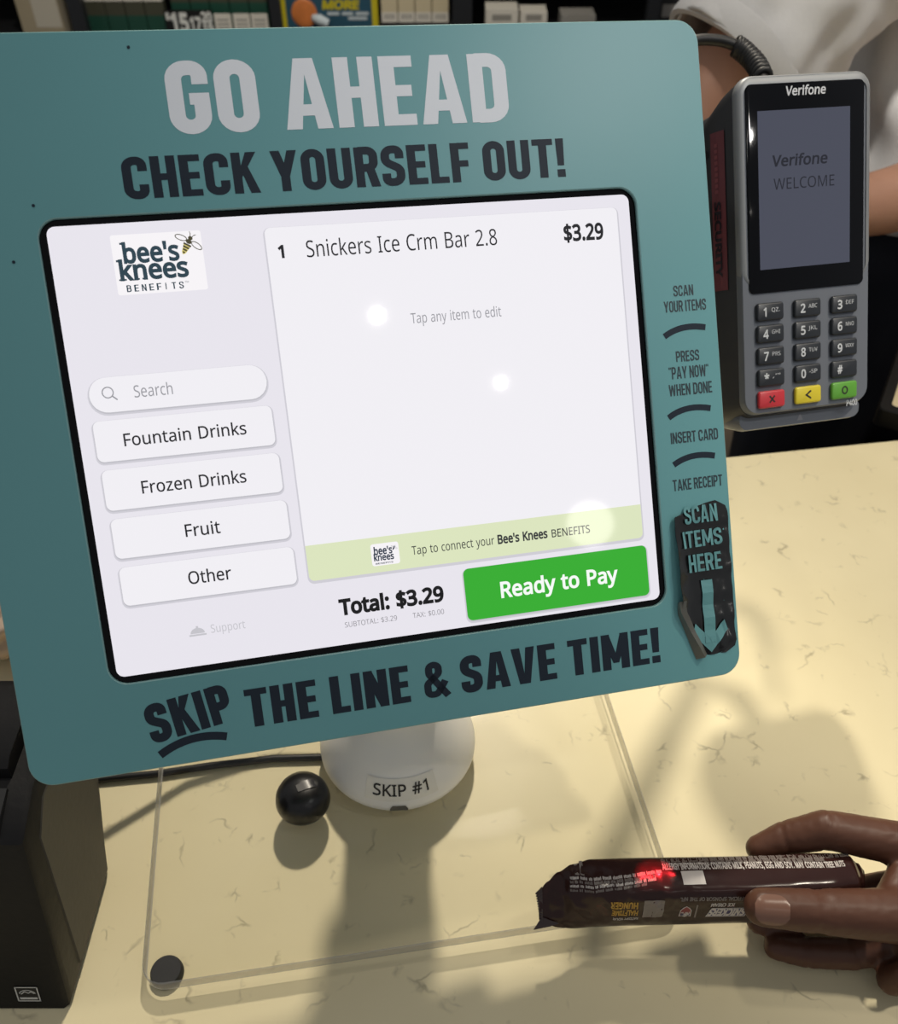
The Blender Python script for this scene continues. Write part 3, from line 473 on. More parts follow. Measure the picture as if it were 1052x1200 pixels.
    (38, 588, [[244, 580, 284, 578, 318, 568, 344, 548, 366, 524, 378, 494, 384, 458, 374, 412, 350, 372, 312, 338, 268, 308, 424, 160, 442, 186, 456, 216, 480, 286, 550, 286, 536, 236, 518, 192, 496, 150, 468, 114, 584, 0, 490, 0, 420, 68, 394, 46, 366, 28, 336, 12, 304, 2, 264, -6, 224, -8, 172, -4, 128, 10, 92, 32, 64, 64, 48, 102, 44, 148, 46, 188, 56, 220, 76, 248, 100, 272, 132, 296, 166, 318, 132, 358, 118, 380, 108, 404, 100, 428, 96, 456, 100, 492, 114, 524, 136, 548, 164, 568, 200, 578], [208, 272, 160, 240, 140, 220, 128, 200, 120, 178, 116, 152, 124, 112, 146, 80, 180, 60, 224, 56, 272, 60, 314, 72, 348, 90, 376, 112], [240, 524, 212, 520, 186, 506, 172, 484, 164, 456, 168, 428, 180, 404, 200, 378, 224, 350, 264, 376, 292, 400, 308, 428, 312, 458, 308, 484, 294, 504, 272, 520]]),
    (33, 216, [[132, 160, 84, 160, 64, 572, 152, 572], [58, 44, 60, 68, 72, 84, 88, 94, 108, 96, 126, 94, 142, 84, 152, 68, 156, 44, 152, 18, 142, 2, 126, -8, 108, -12, 88, -8, 72, 2, 60, 18]]),
    (60, 460, [[418, 92, 40, 260, 40, 300, 418, 488, 418, 424, 116, 282, 418, 156]]),
    (42, 442, [[258, 608, 242, 456, 396, 500, 408, 424, 260, 412, 356, 286, 286, 248, 218, 388, 156, 248, 84, 286, 180, 412, 32, 424, 44, 500, 196, 456, 180, 608]]),
    (47, 298, [[290, 572, 76, 0, 8, 0, 220, 572]]),
    (45, 258, [[32, 184, 32, 246, 226, 246, 226, 184]]),
    (94, 460, [[30, 214, 200, 576, 240, 576, 428, 214, 366, 214, 220, 502, 92, 214]]),
    (32, 260, []),
]
GLY = {}
for code, adv, cons in OUTLINES:
    cc = [list(zip(c[0::2], c[1::2])) for c in cons]
    if cc:
        big = max(cc, key=lambda c: max(p[0] for p in c) - min(p[0] for p in c) + max(p[1] for p in c) - min(p[1] for p in c))
        ar = sum(big[i - 1][0] * big[i][1] - big[i][0] * big[i - 1][1] for i in range(len(big)))
        if ar > 0: cc = [list(reversed(c)) for c in cc]        # so that a positive offset thickens the letter
    GLY[chr(code)] = (adv, cc)

# ================================================================== SETTING
M_DARK = mat('shelf_black', (28, 28, 30), 0.5)
b = MB(); b.box(-5, -2.6, -0.05, 5, 3.6, 0.0)
tag(b.build('floor', mat('floor_tile', (122, 108, 90), 0.4, noise_amt=0.12, noise_scale=3)), kind='structure')
b = MB(); b.box(-5, 3.5, 0, 5, 3.6, 2.95)
tag(b.build('wall_back', mat('wall_paint', (150, 142, 130), 0.8)), kind='structure')

# ------------------------------------------------------------------ countertop and the cabinet below it
SUR = 0.964                                       # top of the acrylic sheet
FLc = at_z(164, 1157, SUR).xy; WD = (at_z(640, 1084, SUR).xy - FLc).normalized(); DD = Vector((-WD.y, WD.x))   # directions along / across the counter
def cxy(u, v, z): p = WD * u + DD * v; return (p.x, p.y, z)
ctop = thing('countertop', (0, 0, 0.95), 'cream speckled quartz countertop under the checkout screen, with thin dark veins', 'countertop')
V0, V1 = -0.06, at_z(850, 533, .95).xy.dot(DD)
b = MB(lambda p: Vector(cxy(*p)))
prof = [(V0 + .004, .95), (V1 - .004, .95), (V1, .946), (V1, .914), (V1 - .004, .91), (V0 + .004, .91), (V0, .914), (V0, .946)]
b.loft([[(u, v, z) for v, z in prof] for u in (-1.6, 1.5)])
b.build('slab', quartz(), ctop, smooth=30)
b = MB(lambda p: Vector(cxy(*p))); b.box(-1.55, V0 + .03, 0.0, 1.45, V1 - .03, 0.91)
tag(b.build('counter_cabinet', mat('cabinet_laminate', (120, 104, 84), 0.5)), 'wood tone counter cabinet carrying the cream quartz top', 'cabinet')

# ------------------------------------------------------------------ acrylic sheet with rubber feet
AW, AD = (at_z(744, 905, SUR).xy - FLc).dot(WD), 0.30
acr = thing('acrylic_sheet', (FLc.x, FLc.y, 0.95), 'clear acrylic platform sheet lying on the counter under the white stand', 'plastic sheet')
TA = Matrix(((WD.x, DD.x, 0, FLc.x), (WD.y, DD.y, 0, FLc.y), (0, 0, 1, 0.95), (0, 0, 0, 1)))
out = rrect(0, 0, AW, AD, 0.012)
b = MB(TA); n = len(out); ins = inset(out, .0006)
b.flat(ins, 0.0140, 0); b.add([(x, y, .0050) for x, y in ins], [tuple(reversed(range(n)))], 2)
b.loft([[(x, y, .0050) for x, y in ins], [(x, y, .0056) for x, y in out], [(x, y, .0134) for x, y in out], [(x, y, .0140) for x, y in ins]], 1, cap=False)
b.build('sheet', [clear_plastic('acrylic_face', (0.985, 0.985, 0.98), 0.0), clear_plastic('acrylic_edge', (0.66, 0.65, 0.62), 0.30), clear_plastic('acrylic_underside', (0.985, 0.985, 0.98), 0.0, 0.0)], acr, smooth=30)
for fx, fy in ((.0105, .0105), (AW - .0105, .0105), (AW - .0105, AD - .0105), (.0105, AD - .0105)):
    b = MB(TA); b.lathe([(.0078, 0), (.0088, .0006), (.0085, .0040), (.0078, .0049)], n=28, c=(fx, fy))
    b.build('rubber_foot', mat('black_rubber', (22, 22, 26), 0.6), acr, smooth=40)

# ================================================================== SELF-CHECKOUT KIOSK
BX, BY = -0.0325, 0.3205
kio = thing('checkout_kiosk', (BX, BY, SUR), 'teal framed self checkout touchscreen tilted on a white round stand', 'self checkout kiosk')
TEAL = mat('teal_sign', (110, 170, 175), 0.38, spec=0.4, noise_amt=0.03, noise_scale=14)
INK = mat('navy_ink', (34, 45, 58), 0.5, spec=0.25)
WHITE_P = mat('white_plastic', (243, 242, 238), 0.38, noise_amt=0.02, noise_scale=20)
PALE = mat('pale_lettering', (243, 248, 255), 0.5)
PX0, PX1, PY0, PY1 = -0.1735, 0.1715, -0.1415, 0.1748
OX0, OX1, OY0, OY1 = -0.1340, 0.1342, -0.1006, 0.1010
# sign plate with its window
po = rrect(PX0, PY0, PX1, PY1, 0.0105, 8); pi_ = rrect(OX0, OY0, OX1, OY1, 0.0085, 8)
b = MB(PAN)
ZF, ZB = 0.0012, -0.0022
po1 = inset(po, .0004); pi1 = inset(pi_, -.0004)
b.ring(po1, pi1, ZF); b.ring(po1, pi1, ZB)
b.loft([[(x, y, ZB) for x, y in po1], [(x, y, ZB + .0004) for x, y in po], [(x, y, ZF - .0004) for x, y in po], [(x, y, ZF) for x, y in po1]], 1, cap=False)
b.loft([[(x, y, ZB) for x, y in pi1], [(x, y, ZB + .0004) for x, y in pi_], [(x, y, ZF - .0004) for x, y in pi_], [(x, y, ZF) for x, y in pi1]], 1, cap=False)
sign = b.build('sign_panel', [TEAL, mat('teal_edge', (126, 168, 168), 0.3)], kio, smooth=30)
def line(px_bl, px_br, px_tl):
    x0, y0 = pan(*px_bl); x1, y1 = pan(*px_br); _, yt = pan(*px_tl); yy = (y0 + y1) / 2
    return x0, yy, x1, yt - y0
ZT = ZF + .00012
def headline(name, txt, a, c, d, m, w=0.21):
    b = MB(PAN); x0, y, x1, cap = line(a, c, d); b.heads(txt, x0, y, x1, cap, ZT, w=w); b.build(name, m, sign, root=kio)
headline('headline_lettering', 'GO AHEAD', (202, 159), (597, 143), (194, 74), PALE, 0.20)
headline('headline_lettering', 'CHECK YOURSELF OUT!', (148, 236), (662, 207), (144, 187), INK, 0.195)
headline('headline_lettering', 'THE LINE & SAVE TIME!', (291, 850), (773, 777), (285, 806), INK, 0.215)
b = MB(PAN); x0, y0 = pan(181, 871); x1, _ = pan(277, 846); cap = line((181, 870), (264, 846), (169, 826))[3]
x0 -= .0005; b.heads('SKIP', x0, y0, x1, cap, ZT, w=.22, rot=math.radians(8))
b.build('headline_lettering', INK, sign, root=kio)
def arc_mark(a, mid, c, w, name):
    A, Mm, Cc = (Vector(pan(*q)) for q in (a, mid, c)); pts = []
    ctl = Mm * 2 - (A + Cc) / 2
    for k in range(15):
        t = k / 14; pts.append(tuple(A * (1 - t) ** 2 + ctl * 2 * t * (1 - t) + Cc * t * t))
    b = MB(PAN); b.strip(pts, w, ZT); b.build(name, INK, sign, root=kio)
arc_mark((188, 884), (225, 865), (266, 862), .0037, 'underline_mark')
for a, mm, c in (((777, 395), (799, 384.5), (825, 384)), ((782, 490), (804, 479), (831, 478.5)), ((788, 545), (810, 534.5), (836, 534))):
    arc_mark(a, mm, c, .0029, 'step_mark')
for txt, a, c, d in (('SCAN', (788, 348.5), (811, 346), (787, 336)), ('YOUR ITEMS', (777, 368), (826, 362.5), (775, 355)),
                     ('PRESS', (791, 425), (818, 422), (790, 412.5)), ('"PAY NOW"', (783, 445.5), (829, 440.5), (781, 431.5)), ('WHEN DONE', (783, 465.5), (833, 459.5), (782, 452)),
                     ('INSERT CARD', (785, 521), (840, 514), (784, 508)), ('TAKE RECEIPT', (787.5, 576), (845, 568.5), (786, 563))):
    b = MB(PAN); x0, y, x1, cap = line(a, c, d); b.heads(txt, x0, y, x1, cap, ZT, w=.155); b.build('instruction_lettering', mat('grey_ink', (44, 62, 70), 0.5), sign, root=kio)
# small dark fixing dots on the plate
for q in ((151, 57), (40, 242), (17, 308)):
    b = MB(PAN); x, y = pan(*q); b.prism(rrect(x - .0006, y - .0006, x + .0006, y + .0006, .0005), ZF, ZF + .0003); b.build('plate_speck', INK, sign, root=kio)

# peeling black sticker with arrow
STK = [mat('black_sticker', (24, 26, 28), 0.22, coat=.3), TEAL, mat('sticker_back', (98, 98, 92), 0.3)]
sx0, sy1 = pan(787, 600); sx1, sy0 = pan(859, 762)
sx1 = pan(853, 680)[0] + .0012; sx0 = pan(788, 640)[0]
sy1 = pan(820, 588)[1]; sy0 = pan(840, 765)[1]
def lift(x, y):                                   # left edge curls up off the plate, most in the middle
    t = max(0, min(1, (sx0 + .012 - x) / .012)); m = math.sin(math.pi * max(0, min(1, (y - sy0) / (sy1 - sy0)))) ** .7
    return .0006 + .0048 * t * t * m + .0003 * math.sin(x * 900 + y * 300) + .0004 * math.sin(y * 500)
def left_at(t):                                   # t: 0 bottom .. 1 top
    return sx0 + (0.0115 * max(0, 1 - t / .32) ** 1.0) + .002 * max(0, t - .9) * 10
b = MB(PAN); nx, ny = 12, 26; pts = []
for j in range(ny + 1):
    t = j / ny; y = sy0 + (sy1 - sy0) * t; xl = left_at(t); xr = sx1
    rr = .006
    for e, s in ((t * (sy1 - sy0), 1), ((1 - t) * (sy1 - sy0), 1)):
        if e < rr: xr = min(xr, sx1 - rr + math.sqrt(max(0, rr * rr - (rr - e) ** 2)))
    top_drop = max(0, (t - .93)) / .07
    for i in range(nx + 1):
        s = i / nx; x = xl + (xr - xl) * s
        yy = y - top_drop * .006 * (1 - s) ** 1.5
        pts.append((x, yy, ZF + lift(x, yy)))
fs = [(j * (nx + 1) + i, j * (nx + 1) + i + 1, (j + 1) * (nx + 1) + i + 1, (j + 1) * (nx + 1) + i) for j in range(ny) for i in range(nx)]
b.add(pts, fs, 0)
b.add([(x, y, z - .00025) for x, y, z in pts], fs, 0)
# folded-back lower left edge, showing the grey back
fold = []
for j in range(0, 11):
    t = j / ny; xl = left_at(t); y = sy0 + (sy1 - sy0) * t
    fold.append([(xl - .0042 * (1 - j / 11), y - .0012, ZF + .0005), (xl - .001, y, ZF + .0042 + .0004 * math.sin(j)), (xl + .0018, y + .0006, ZF + lift(xl, y) + .0006)])
b.loft(fold, 2, cap=False, close=False)
stick = b.build('peeling_sticker', STK, sign, root=kio, smooth=60); tag(stick, 'curled black sticker with teal arrow')
b = MB(lambda p: PAN @ Vector((p[0], p[1], ZF + lift(p[0], p[1]) + .0008 + p[2])))
for txt, a, c, d in (('SCAN', (799, 615), (838, 609), (796, 595)), ('ITEMS', (797, 643), (843, 636), (794, 624)), ('HERE', (804, 671), (843, 665), (801, 651))):
    x0, y, x1, cap = line(a, c, d); b.heads(txt, x0, y, x1, cap, 0, w=.17)
ax, ay1 = pan(824, 679); axb, ay0 = pan(832, 763); axm = (ax + axb) / 2
sw = .0030
for k in range(10):
    y0_, y1_ = ay1 + (ay0 + .0052 - ay1) * k / 10, ay1 + (ay0 + .0052 - ay1) * (k + 1) / 10
    b.flat([(axm - sw, y0_), (axm + sw, y0_), (axm + sw, y1_), (axm - sw, y1_)], 0)
for s in (-1, 1):
    for k in range(6):
        f0, f1 = k / 6, (k + 1) / 6
        p0 = (axm + s * .0098 * f0, ay0 + .0108 * f0); p1 = (axm + s * .0098 * f1, ay0 + .0108 * f1)
        b.flat([p0, p1, (p1[0] - s * .0018, p1[1] + .0052), (p0[0], p0[1] + .0075) if k == 0 else (p0[0] - s * .0018, p0[1] + .0052)], 2e-5 + k * 2e-6 + (s + 1) * 8e-6)
b.build('sticker_lettering', mat('sticker_teal', (104, 161, 165), 0.35), stick, root=kio)

# ------------------------------------------------------------------ tablet and what its display shows
b = MB(PAN); b.prism(rrect(OX0 - .006, OY0 - .006, OX1 + .006, OY1 + .006, .012), -.022, ZB - .0002, .002)
b.build('tablet_housing', mat('housing_black', (24, 25, 27), 0.45), kio, smooth=40)
b = MB(PAN); b.flat(rrect(OX0 - .0005, OY0 - .0005, OX1 + .0005, OY1 + .0005, .008), -.0008)
scrn = b.build('screen', mat('screen_glass', (4, 5, 8), 0.06, spec=0.2), kio)
WX0, WX1, WY0, WY1 = -0.1308, 0.1311, -0.0975, 0.0982
def ui(name, build, mats, label=None):
    b = MB(PAN); build(b); o = b.build(name, mats, scrn, root=kio)
    if label: tag(o, label)
S_BG, S_CARD, S_TXT, S_GREY, S_LGREY, S_SHADE = scr((231, 228, 236)), scr((240, 238, 243)), scr((34, 34, 38)), scr((150, 150, 156)), scr((196, 195, 201)), scr((206, 204, 212))
S_SHADE2 = scr((190, 189, 196))
Z0, Z1, Z2, Z3, Z4, Z5 = [-.0006 + i * .00008 for i in range(6)]
ui('display_background', lambda b: b.flat(rrect(WX0, WY0, WX1, WY1, .0035), Z0), S_BG)
def lines(b, items, z, mi):
    for txt, a, c, d, bold in items:
        x0, y, x1, cap = line(a, c, d); b.glyphs(txt, x0, y, x1, cap, z, mi, bold)
def pbox(tl, tr, br, bl):
    p = [pan(*q) for q in (tl, tr, br, bl)]
    return ((p[0][0] + p[3][0]) / 2, (p[2][1] + p[3][1]) / 2, (p[1][0] + p[2][0]) / 2, (p[0][1] + p[1][1]) / 2)
def card(b, r, rad, z, mi, sh=None, mi2=None):
    x0, y0, x1, y1 = r
    if sh is not None:
        b.flat(rrect(x0 - .0007, y0 - .0014, x1 + .0007, y1 + .0001, rad + .0006), z - .00008, mi2)
        b.flat(rrect(x0 - .0002, y0 - .0006, x1 + .0002, y1, rad + .0002), z - .00004, sh)
    b.flat(rrect(x0, y0, x1, y1, rad), z, mi)
LOGO = pbox((129, 277), (236, 268), (242, 338), (138, 347))
def bee(b, cx, cy, s, z, mi, mw):
    def P(x, y, a=-.55):
        return (cx + s * (x * math.cos(a) - y * math.sin(a)), cy + s * (x * math.sin(a) + y * math.cos(a)))
    def ell(x, y, rx, ry, rot=0, n=16):
        return [P(x + rx * math.cos(2 * math.pi * k / n) * math.cos(rot) - ry * math.sin(2 * math.pi * k / n) * math.sin(rot), y + rx * math.cos(2 * math.pi * k / n) * math.sin(rot) + ry * math.sin(2 * math.pi * k / n) * math.cos(rot)) for k in range(n)]
    for k in range(4):                            # striped tail
        y0, y1 = -.05 - k * .24, -.21 - k * .24; w0, w1 = .34 - .09 * max(0, k - .5), .34 - .09 * k
        b.flat([P(-w0, y0), P(w0, y0), P(w1, y1), P(-w1, y1)], z, mi)
    b.flat([P(-.33, -.05), P(.33, -.05), P(.18, -.85), P(0, -1.05), P(-.18, -.85)], z - .00003, mw)
    b.flat(ell(0, .18, .26, .2), z, mi); b.flat(ell(0, .5, .2, .17), z, mi)
    for sg in (-1, 1):
        e = ell(sg * .72, .18, .50, .22, sg * -.15); b.strip(e, s * .07, z, mi, close=True)
        b.strip([P(sg * .08, .62), P(sg * .16, .85), P(sg * .30, .98)], s * .06, z, mi)
def stem(x0, x1, txt): return x0 + (x1 - x0) / sum(GLY[c][0] for c in txt) * 60
def logo(b):
    card(b, LOGO, .001, Z2, 0)
    def row(txt, a, c, d, bold):
        x0, y, x1, cap = line(a, c, d); b.glyphs(txt, x0, y, x1, cap, Z3, 1, bold); return x0, y, x1, cap
    x0, y, x1, cap = row("bee's", (144, 309), (211, 303), (140, 287), .030)
    sl = stem(x0, x1, "bee's"); b.quad2((sl - .0011, y + cap * .97), (sl + .0004, y + cap * 1.08), Z3, 1)
    x0, y, x1, cap = row('knees', (140, 329), (222, 322.5), (137, 307), .030)
    sl = stem(x0, x1, 'knees'); b.quad2((sl - .0011, y + cap * .97), (sl + .0004, y + cap * 1.08), Z3, 1); b.quad2((sl - .0009, y - cap * .03), (sl + .0022, y + cap * .06), Z3, 1)
    kx = (x1 - x0) / 5; b.quad2((x0 + kx * 1.04, y - cap * .03), (x0 + kx * 1.44, y + cap * .06), Z3, 1); b.quad2((x0 + kx * 1.62, y - cap * .03), (x0 + kx * 2.0, y + cap * .06), Z3, 1)
    x0, y, x1, cap = line((149, 342.5), (219, 337), (148, 334.5), )
    for i, ch in enumerate('BENEFITS'):
        cw = (x1 - x0) / 8; b.heads(ch, x0 + cw * (i + (.16 if ch == 'I' else 0)), y, x0 + cw * (i + (.30 if ch == 'I' else .62)), cap, Z3, 1, w=.15)
    b.glyphs('TM', x1 - .0006, y + cap * .8, x1 + .0012, cap * .25, Z3, 1)
    cx, cy = pan(220, 285); bee(b, cx, cy, .0050, Z3, 2, 3)
LOGO_M = [scr((246, 243, 246)), scr((44, 66, 78)), scr((74, 70, 50)), scr((214, 200, 120))]
ui('store_logo', logo, LOGO_M)
BASKET = pbox((306, 270), (722, 240), (754, 630), (366, 681))
def basket(b):
    card(b, BASKET, .0025, Z2, 0, 1, 1)
    lines(b, [('1', (326, 302), (337, 301), (325, 288), .035)], Z3, 2)
    lines(b, [('Snickers Ice Crm Bar 2.8', (359, 301), (584, 287), (357, 281.5), .0), ('$3.29', (661, 283), (708, 278.5), (659, 265), .030)], Z3, 2)
    lines(b, [('Tap any item to edit', (482, 379), (588, 370.5), (481, 367), .0)], Z3, 3)
ui('item_list', basket, [S_CARD, S_SHADE, S_TXT, S_GREY])
SEARCH = pbox((101, 444), (309, 426), (316, 468), (107, 483))
def search(b):
    x0, y0, x1, y1 = SEARCH; card(b, SEARCH, (y1 - y0) / 2 - .0001, Z2, 0, 2, 1)
    lines(b, [('Search', (157, 466), (204, 461.5), (155, 452), .0)], Z3, 3)
    cx, cy = pan(126, 460); b.strip([(cx + .0023 * math.cos(k * math.pi / 8), cy + .0023 * math.sin(k * math.pi / 8)) for k in range(16)], .0005, Z3, 3, close=True)
    b.strip([(cx + .0016, cy - .0016), (cx + .0036, cy - .0034)], .0006, Z3, 3)
ui('search_field', search, [S_CARD, S_SHADE, S_SHADE2, S_GREY])
for txt, c4, tx in (('Fountain Drinks', ((108, 493), (318, 476), (323, 522), (114, 541.5)), ((144, 522), (290, 509.5), (142, 507.5))),
                    ('Frozen Drinks', ((118, 550), (327, 532), (331.5, 577), (125, 598.5)), ((165, 577.5), (290, 566), (163, 563))),
                    ('Fruit', ((129, 607), (336, 587.5), (340, 632), (135, 654.5)), ((216, 629), (259, 625), (214, 614.5))),
                    ('Other', ((139, 664), (344, 642), (348, 685), (144.5, 710)), ((220.5, 684.5), (272, 679), (218, 670)))):
    def menu(b, txt=txt, c4=c4, tx=tx):
        card(b, pbox(*c4), .0028, Z2, 0, 2, 1); lines(b, [(txt, *tx, .008)], Z3, 3)
    ui('menu_button', menu, [S_CARD, S_SHADE, S_SHADE2, S_TXT], '%s button' % txt)
def support(b):
    lines(b, [('Support', (247, 741.5), (288, 736.5), (246, 732), .0)], Z3, 0)
    cx, cy = pan(232, 744.5)
    b.flat([(cx + .0032 * math.cos(math.pi * k / 10), cy + .0008 + .0026 * math.sin(math.pi * k / 10)) for k in range(11)], Z3, 0)
    b.quad2((cx - .0038, cy - .0003), (cx + .0038, cy + .0005), Z3, 0); b.quad2((cx - .0005, cy + .003), (cx + .0005, cy + .0042), Z3, 0)
ui('support_link', support, [S_LGREY])
bx0, by0, bx1, _ = BASKET; bty = pbox((360, 638), (751, 592.5), (753, 628), (366, 681))[3]
def banner(b):
    r = rrect(bx0, by0, bx1, bty, .0025); r = [(x, y if y < (by0 + bty) / 2 else bty) for x, y in r]
    b.flat([(min(max(x, bx0), bx1), y) for x, y in r], Z3, 0)
    card(b, pbox((434, 638), (467, 634.5), (468.5, 660), (436, 664)), .0012, Z4, 1)
    lines(b, [("bee's", (438, 650.5), (460, 648), (437, 642), .03), ('knees', (438, 657.5), (462, 655), (437.5, 650), .03)], Z5, 2)
    lines(b, [('BENEFITS', (440, 661.5), (461, 659.5), (440, 659.7), .02)], Z5, 2)
    cx, cy = pan(461.5, 641.5); bee(b, cx, cy, .0013, Z5, 2, 2)
    lines(b, [('Tap to connect your ', (483, 650.5), (583, 637.5), (481.5, 640.5), .002)], Z4, 3)
    lines(b, [("Bee's Knees", (583, 637.5), (642, 630), (581.5, 627.5), .03), ('BENEFITS', (646, 630), (692, 624), (644.5, 621), .008)], Z4, 3)
ui('benefits_banner', banner, [scr((219, 228, 190)), scr((246, 243, 246)), scr((44, 56, 74)), scr((52, 54, 56))])
def total(b):
    lines(b, [('Total: $3.29', (399, 719), (521, 705.5), (397, 702), .040)], Z3, 0)
    lines(b, [('SUBTOTAL: $3.29', (404, 735), (466, 727.5), (403.5, 729), .0), ('TAX: $0.00', (484, 724.5), (521, 719.5), (483.5, 718.5), .0)], Z3, 1)
ui('total_text', total, [scr((20, 20, 22)), scr((140, 138, 144))])
def pay(b):
    card(b, pbox((542, 667), (757, 639), (761.5, 697), (549, 728)), .0027, Z2, 0, 2, 1)
    lines(b, [('Ready to Pay', (586, 700), (724, 682), (583, 682.5), .024)], Z3, 3)
ui('pay_button', pay, [scr((52, 172, 46)), S_SHADE, S_SHADE2, scr((246, 250, 246))], 'green pay button')

# ------------------------------------------------------------------ stand
b = MB(Matrix.Translation((BX, BY, SUR)))
prof = [(0.0, 0.0), (.0478, 0), (.0490, .0012), (.0490, .0050), (.0472, .0120), (.0430, .0220), (.0375, .0320), (.0315, .0410), (.0268, .0480), (.0250, .0560), (.0245, .0700), (0.0, .0700)]
b.lathe([p for p in prof if p[0] > 0], n=64)
stand = b.build('stand_base', WHITE_P, kio, smooth=50)
# neck from the base up to the back of the tablet
top = PAN @ Vector((0.006, -0.005, -.024))
b = MB(); b.tube([(BX, BY, SUR + .05), (BX + .002, BY + .004, SUR + .10), (BX + .008, BY + .018, SUR + .16), tuple(top + Vector((0, .035, .0))), tuple(top)], [.0245, .0245, .025, .025, .03], n=24)
b.build('stand_neck', WHITE_P, kio, smooth=50)
b = MB(PAN); b.prism(rrect(-.05, -.05, .06, .05, .008), -.030, -.0215, .002); b.build('mount_plate', mat('housing_black', (24, 25, 27)), kio, smooth=40)
# cable notch at the front of the base
def dome(p):                                      # p = (angle from straight front, height along the profile, lift)
    a, z, l = p; r = 0
    for (r0, z0), (r1, z1) in zip(prof[2:], prof[3:]):
        if z0 <= z <= z1: r = r0 + (r1 - r0) * (z - z0) / max(z1 - z0, 1e-6); break
    sl = 0.55; r += l
    return Vector((BX + r * math.sin(a), BY - r * math.cos(a), SUR + z + l * sl))
b = MB(dome); pts = []
nch = [(a * .010 + .055, z) for a, z in ((-11, 0.0), (11, 0.0), (11, .0035), (8, .0062), (-8, .0062), (-11, .0035))]
b.add([(a, max(z, .0013), .0004) for a, z in nch], [tuple(range(6))], 0); b.build('cable_notch', mat('notch_grey', (96, 94, 88), 0.7), stand, root=kio)
# stuck-on label tape
b = MB(dome); na = 14
def lab(u, v): return (.10 + (u - .5) * .95, .0098 + v * .0150)
grid = [(*lab(i / na, j / 6), .00035) for j in range(7) for i in range(na + 1)]
b.add(grid, [(j * (na + 1) + i, j * (na + 1) + i + 1, (j + 1) * (na + 1) + i + 1, (j + 1) * (na + 1) + i) for j in range(6) for i in range(na)])
tape = b.build('label_tape', mat('label_tape', (236, 234, 226), 0.3), stand, root=kio, smooth=60)
b = MB(lambda p: dome((*lab(p[0], p[1]), .0006)))
b.glyphs('SKIP #1', .10, .27, .92, .50, 0, 0, .012); b.build('label_lettering', mat('label_ink', (30, 30, 32)), tape, root=kio)
# scanner eye hidden under the lower right of the sign, with its red aiming light
b = MB(PAN); b.prism(rrect(.135, -.12, .165, -.085, .004), -.024, ZB - .0002, .002)
scn = b.build('scanner_head', mat('housing_black', (24, 25, 27)), kio, smooth=40)
sl = bpy.data.lights.new('scanner_light', 'SPOT'); sl.energy = 1.6; sl.color = (1, 0.02, 0.03); sl.spot_size = math.radians(9); sl.spot_blend = .25; sl.shadow_soft_size = .002
so = bpy.data.objects.new('scanner_light', sl); COL.objects.link(so)
so.location = PAN @ Vector((.150, -.1225, -.014)); tgt = at_d(766, 1030, .466)
so.rotation_euler = (tgt - so.location).to_track_quat('-Z', 'Y').to_euler()
# bracket that carries the card terminal
b = MB(); q0 = PAN @ Vector((.120, .085, -.014)); q1 = TER @ Vector((.0, .045, -.0485)); b.tube([tuple(q0), tuple(q0 + Vector((.01, .035, -.02))), tuple(TER @ Vector((-.02, .045, -.085))), tuple(TER @ Vector((.0, .045, -.07))), tuple(q1)], .009, n=14)
b.build('terminal_bracket', mat('housing_black', (24, 25, 27)), kio, smooth=50)
# power cord under the acrylic, and a second one slung higher to the printer
cord = mat('cord_black', (20, 20, 21), 0.45)
b = MB(); pc = [at_z(100, 918, .9526), at_z(118, 913, .9526), at_z(182, 907, .9526), at_z(250, 897, .9526), at_z(320, 889, .9526), at_z(385, 887, .9526)]
b.tube(pc, .0024, n=10); tag(b.build('power_cord', cord, None, smooth=60), 'black power cord running under the acrylic from printer to white stand', 'cord')
b = MB(); cv = [Vector((-.215, .300, 1.012)), Vector((-.16, .335, .998)), Vector((-.11, .352, .995)), Vector((-.07, .356, 1.0)), Vector((-.035, .345, 1.02))]
b.tube(cv, .0028, n=10); b.build('data_cord', cord, kio, smooth=60)

# ================================================================== CARD TERMINAL
trm = thing('card_terminal', tuple(TER @ Vector((0, -.09, -.02))), 'grey card payment terminal with keypad and display, right of the teal sign', 'card reader')
T_GREY = mat('terminal_grey', (104, 109, 118), 0.42, noise_amt=0.02, noise_scale=60)
T_DARK = mat('terminal_dark', (42, 43, 47), 0.45)
T_RIM = mat('terminal_rim', (132, 135, 138), 0.45, metal=.3)
b = MB(TER)
def bl(x0, y0, x1, y1, r, z): return [(x, y, z) for x, y in rrect(x0, y0, x1, y1, r, 7)]
# back shell: flares out behind the face
b.loft([bl(-.036, -.085, .036, .078, .010, -.046), bl(-.0455, -.094, .0435, .080, .014, -.040), bl(-.0480, -.0965, .0462, .079, .014, -.026), bl(-.0450, -.0945, .0432, .086, .012, -.014), bl(-.0408, -.0905, .0404, .0895, .009, -.0045)])
b.build('back_shell', T_DARK, trm, smooth=50)
b = MB(TER)
b.loft([bl(-.0408, -.0900, .0404, .0895, .009, -.0046), bl(-.0404, -.0895, .0402, .0893, .009, -.0015), bl(-.0396, -.0886, .0396, .0888, .0085, 0.0)])
b.build('face_plate', T_GREY, trm, smooth=50)
# bright rim around the upper face
b = MB(TER); o = rrect(-.0400, -.0180, .0400, .0890, .0085, 7); i = rrect(-.0372, -.0160, .0376, .0848, .0050, 7)
o2 = inset(o, .0008)
b.loft([[(x, y, -.0040) for x, y in inset(o, -.0009)], [(x, y, -.0010) for x, y in inset(o, -.0007)], [(x, y, .0004) for x, y in o2], [(x, y, .0006) for x, y in i], [(x, y, -.0004) for x, y in i]], cap=False)
b.build('face_rim', T_RIM, trm, smooth=45)
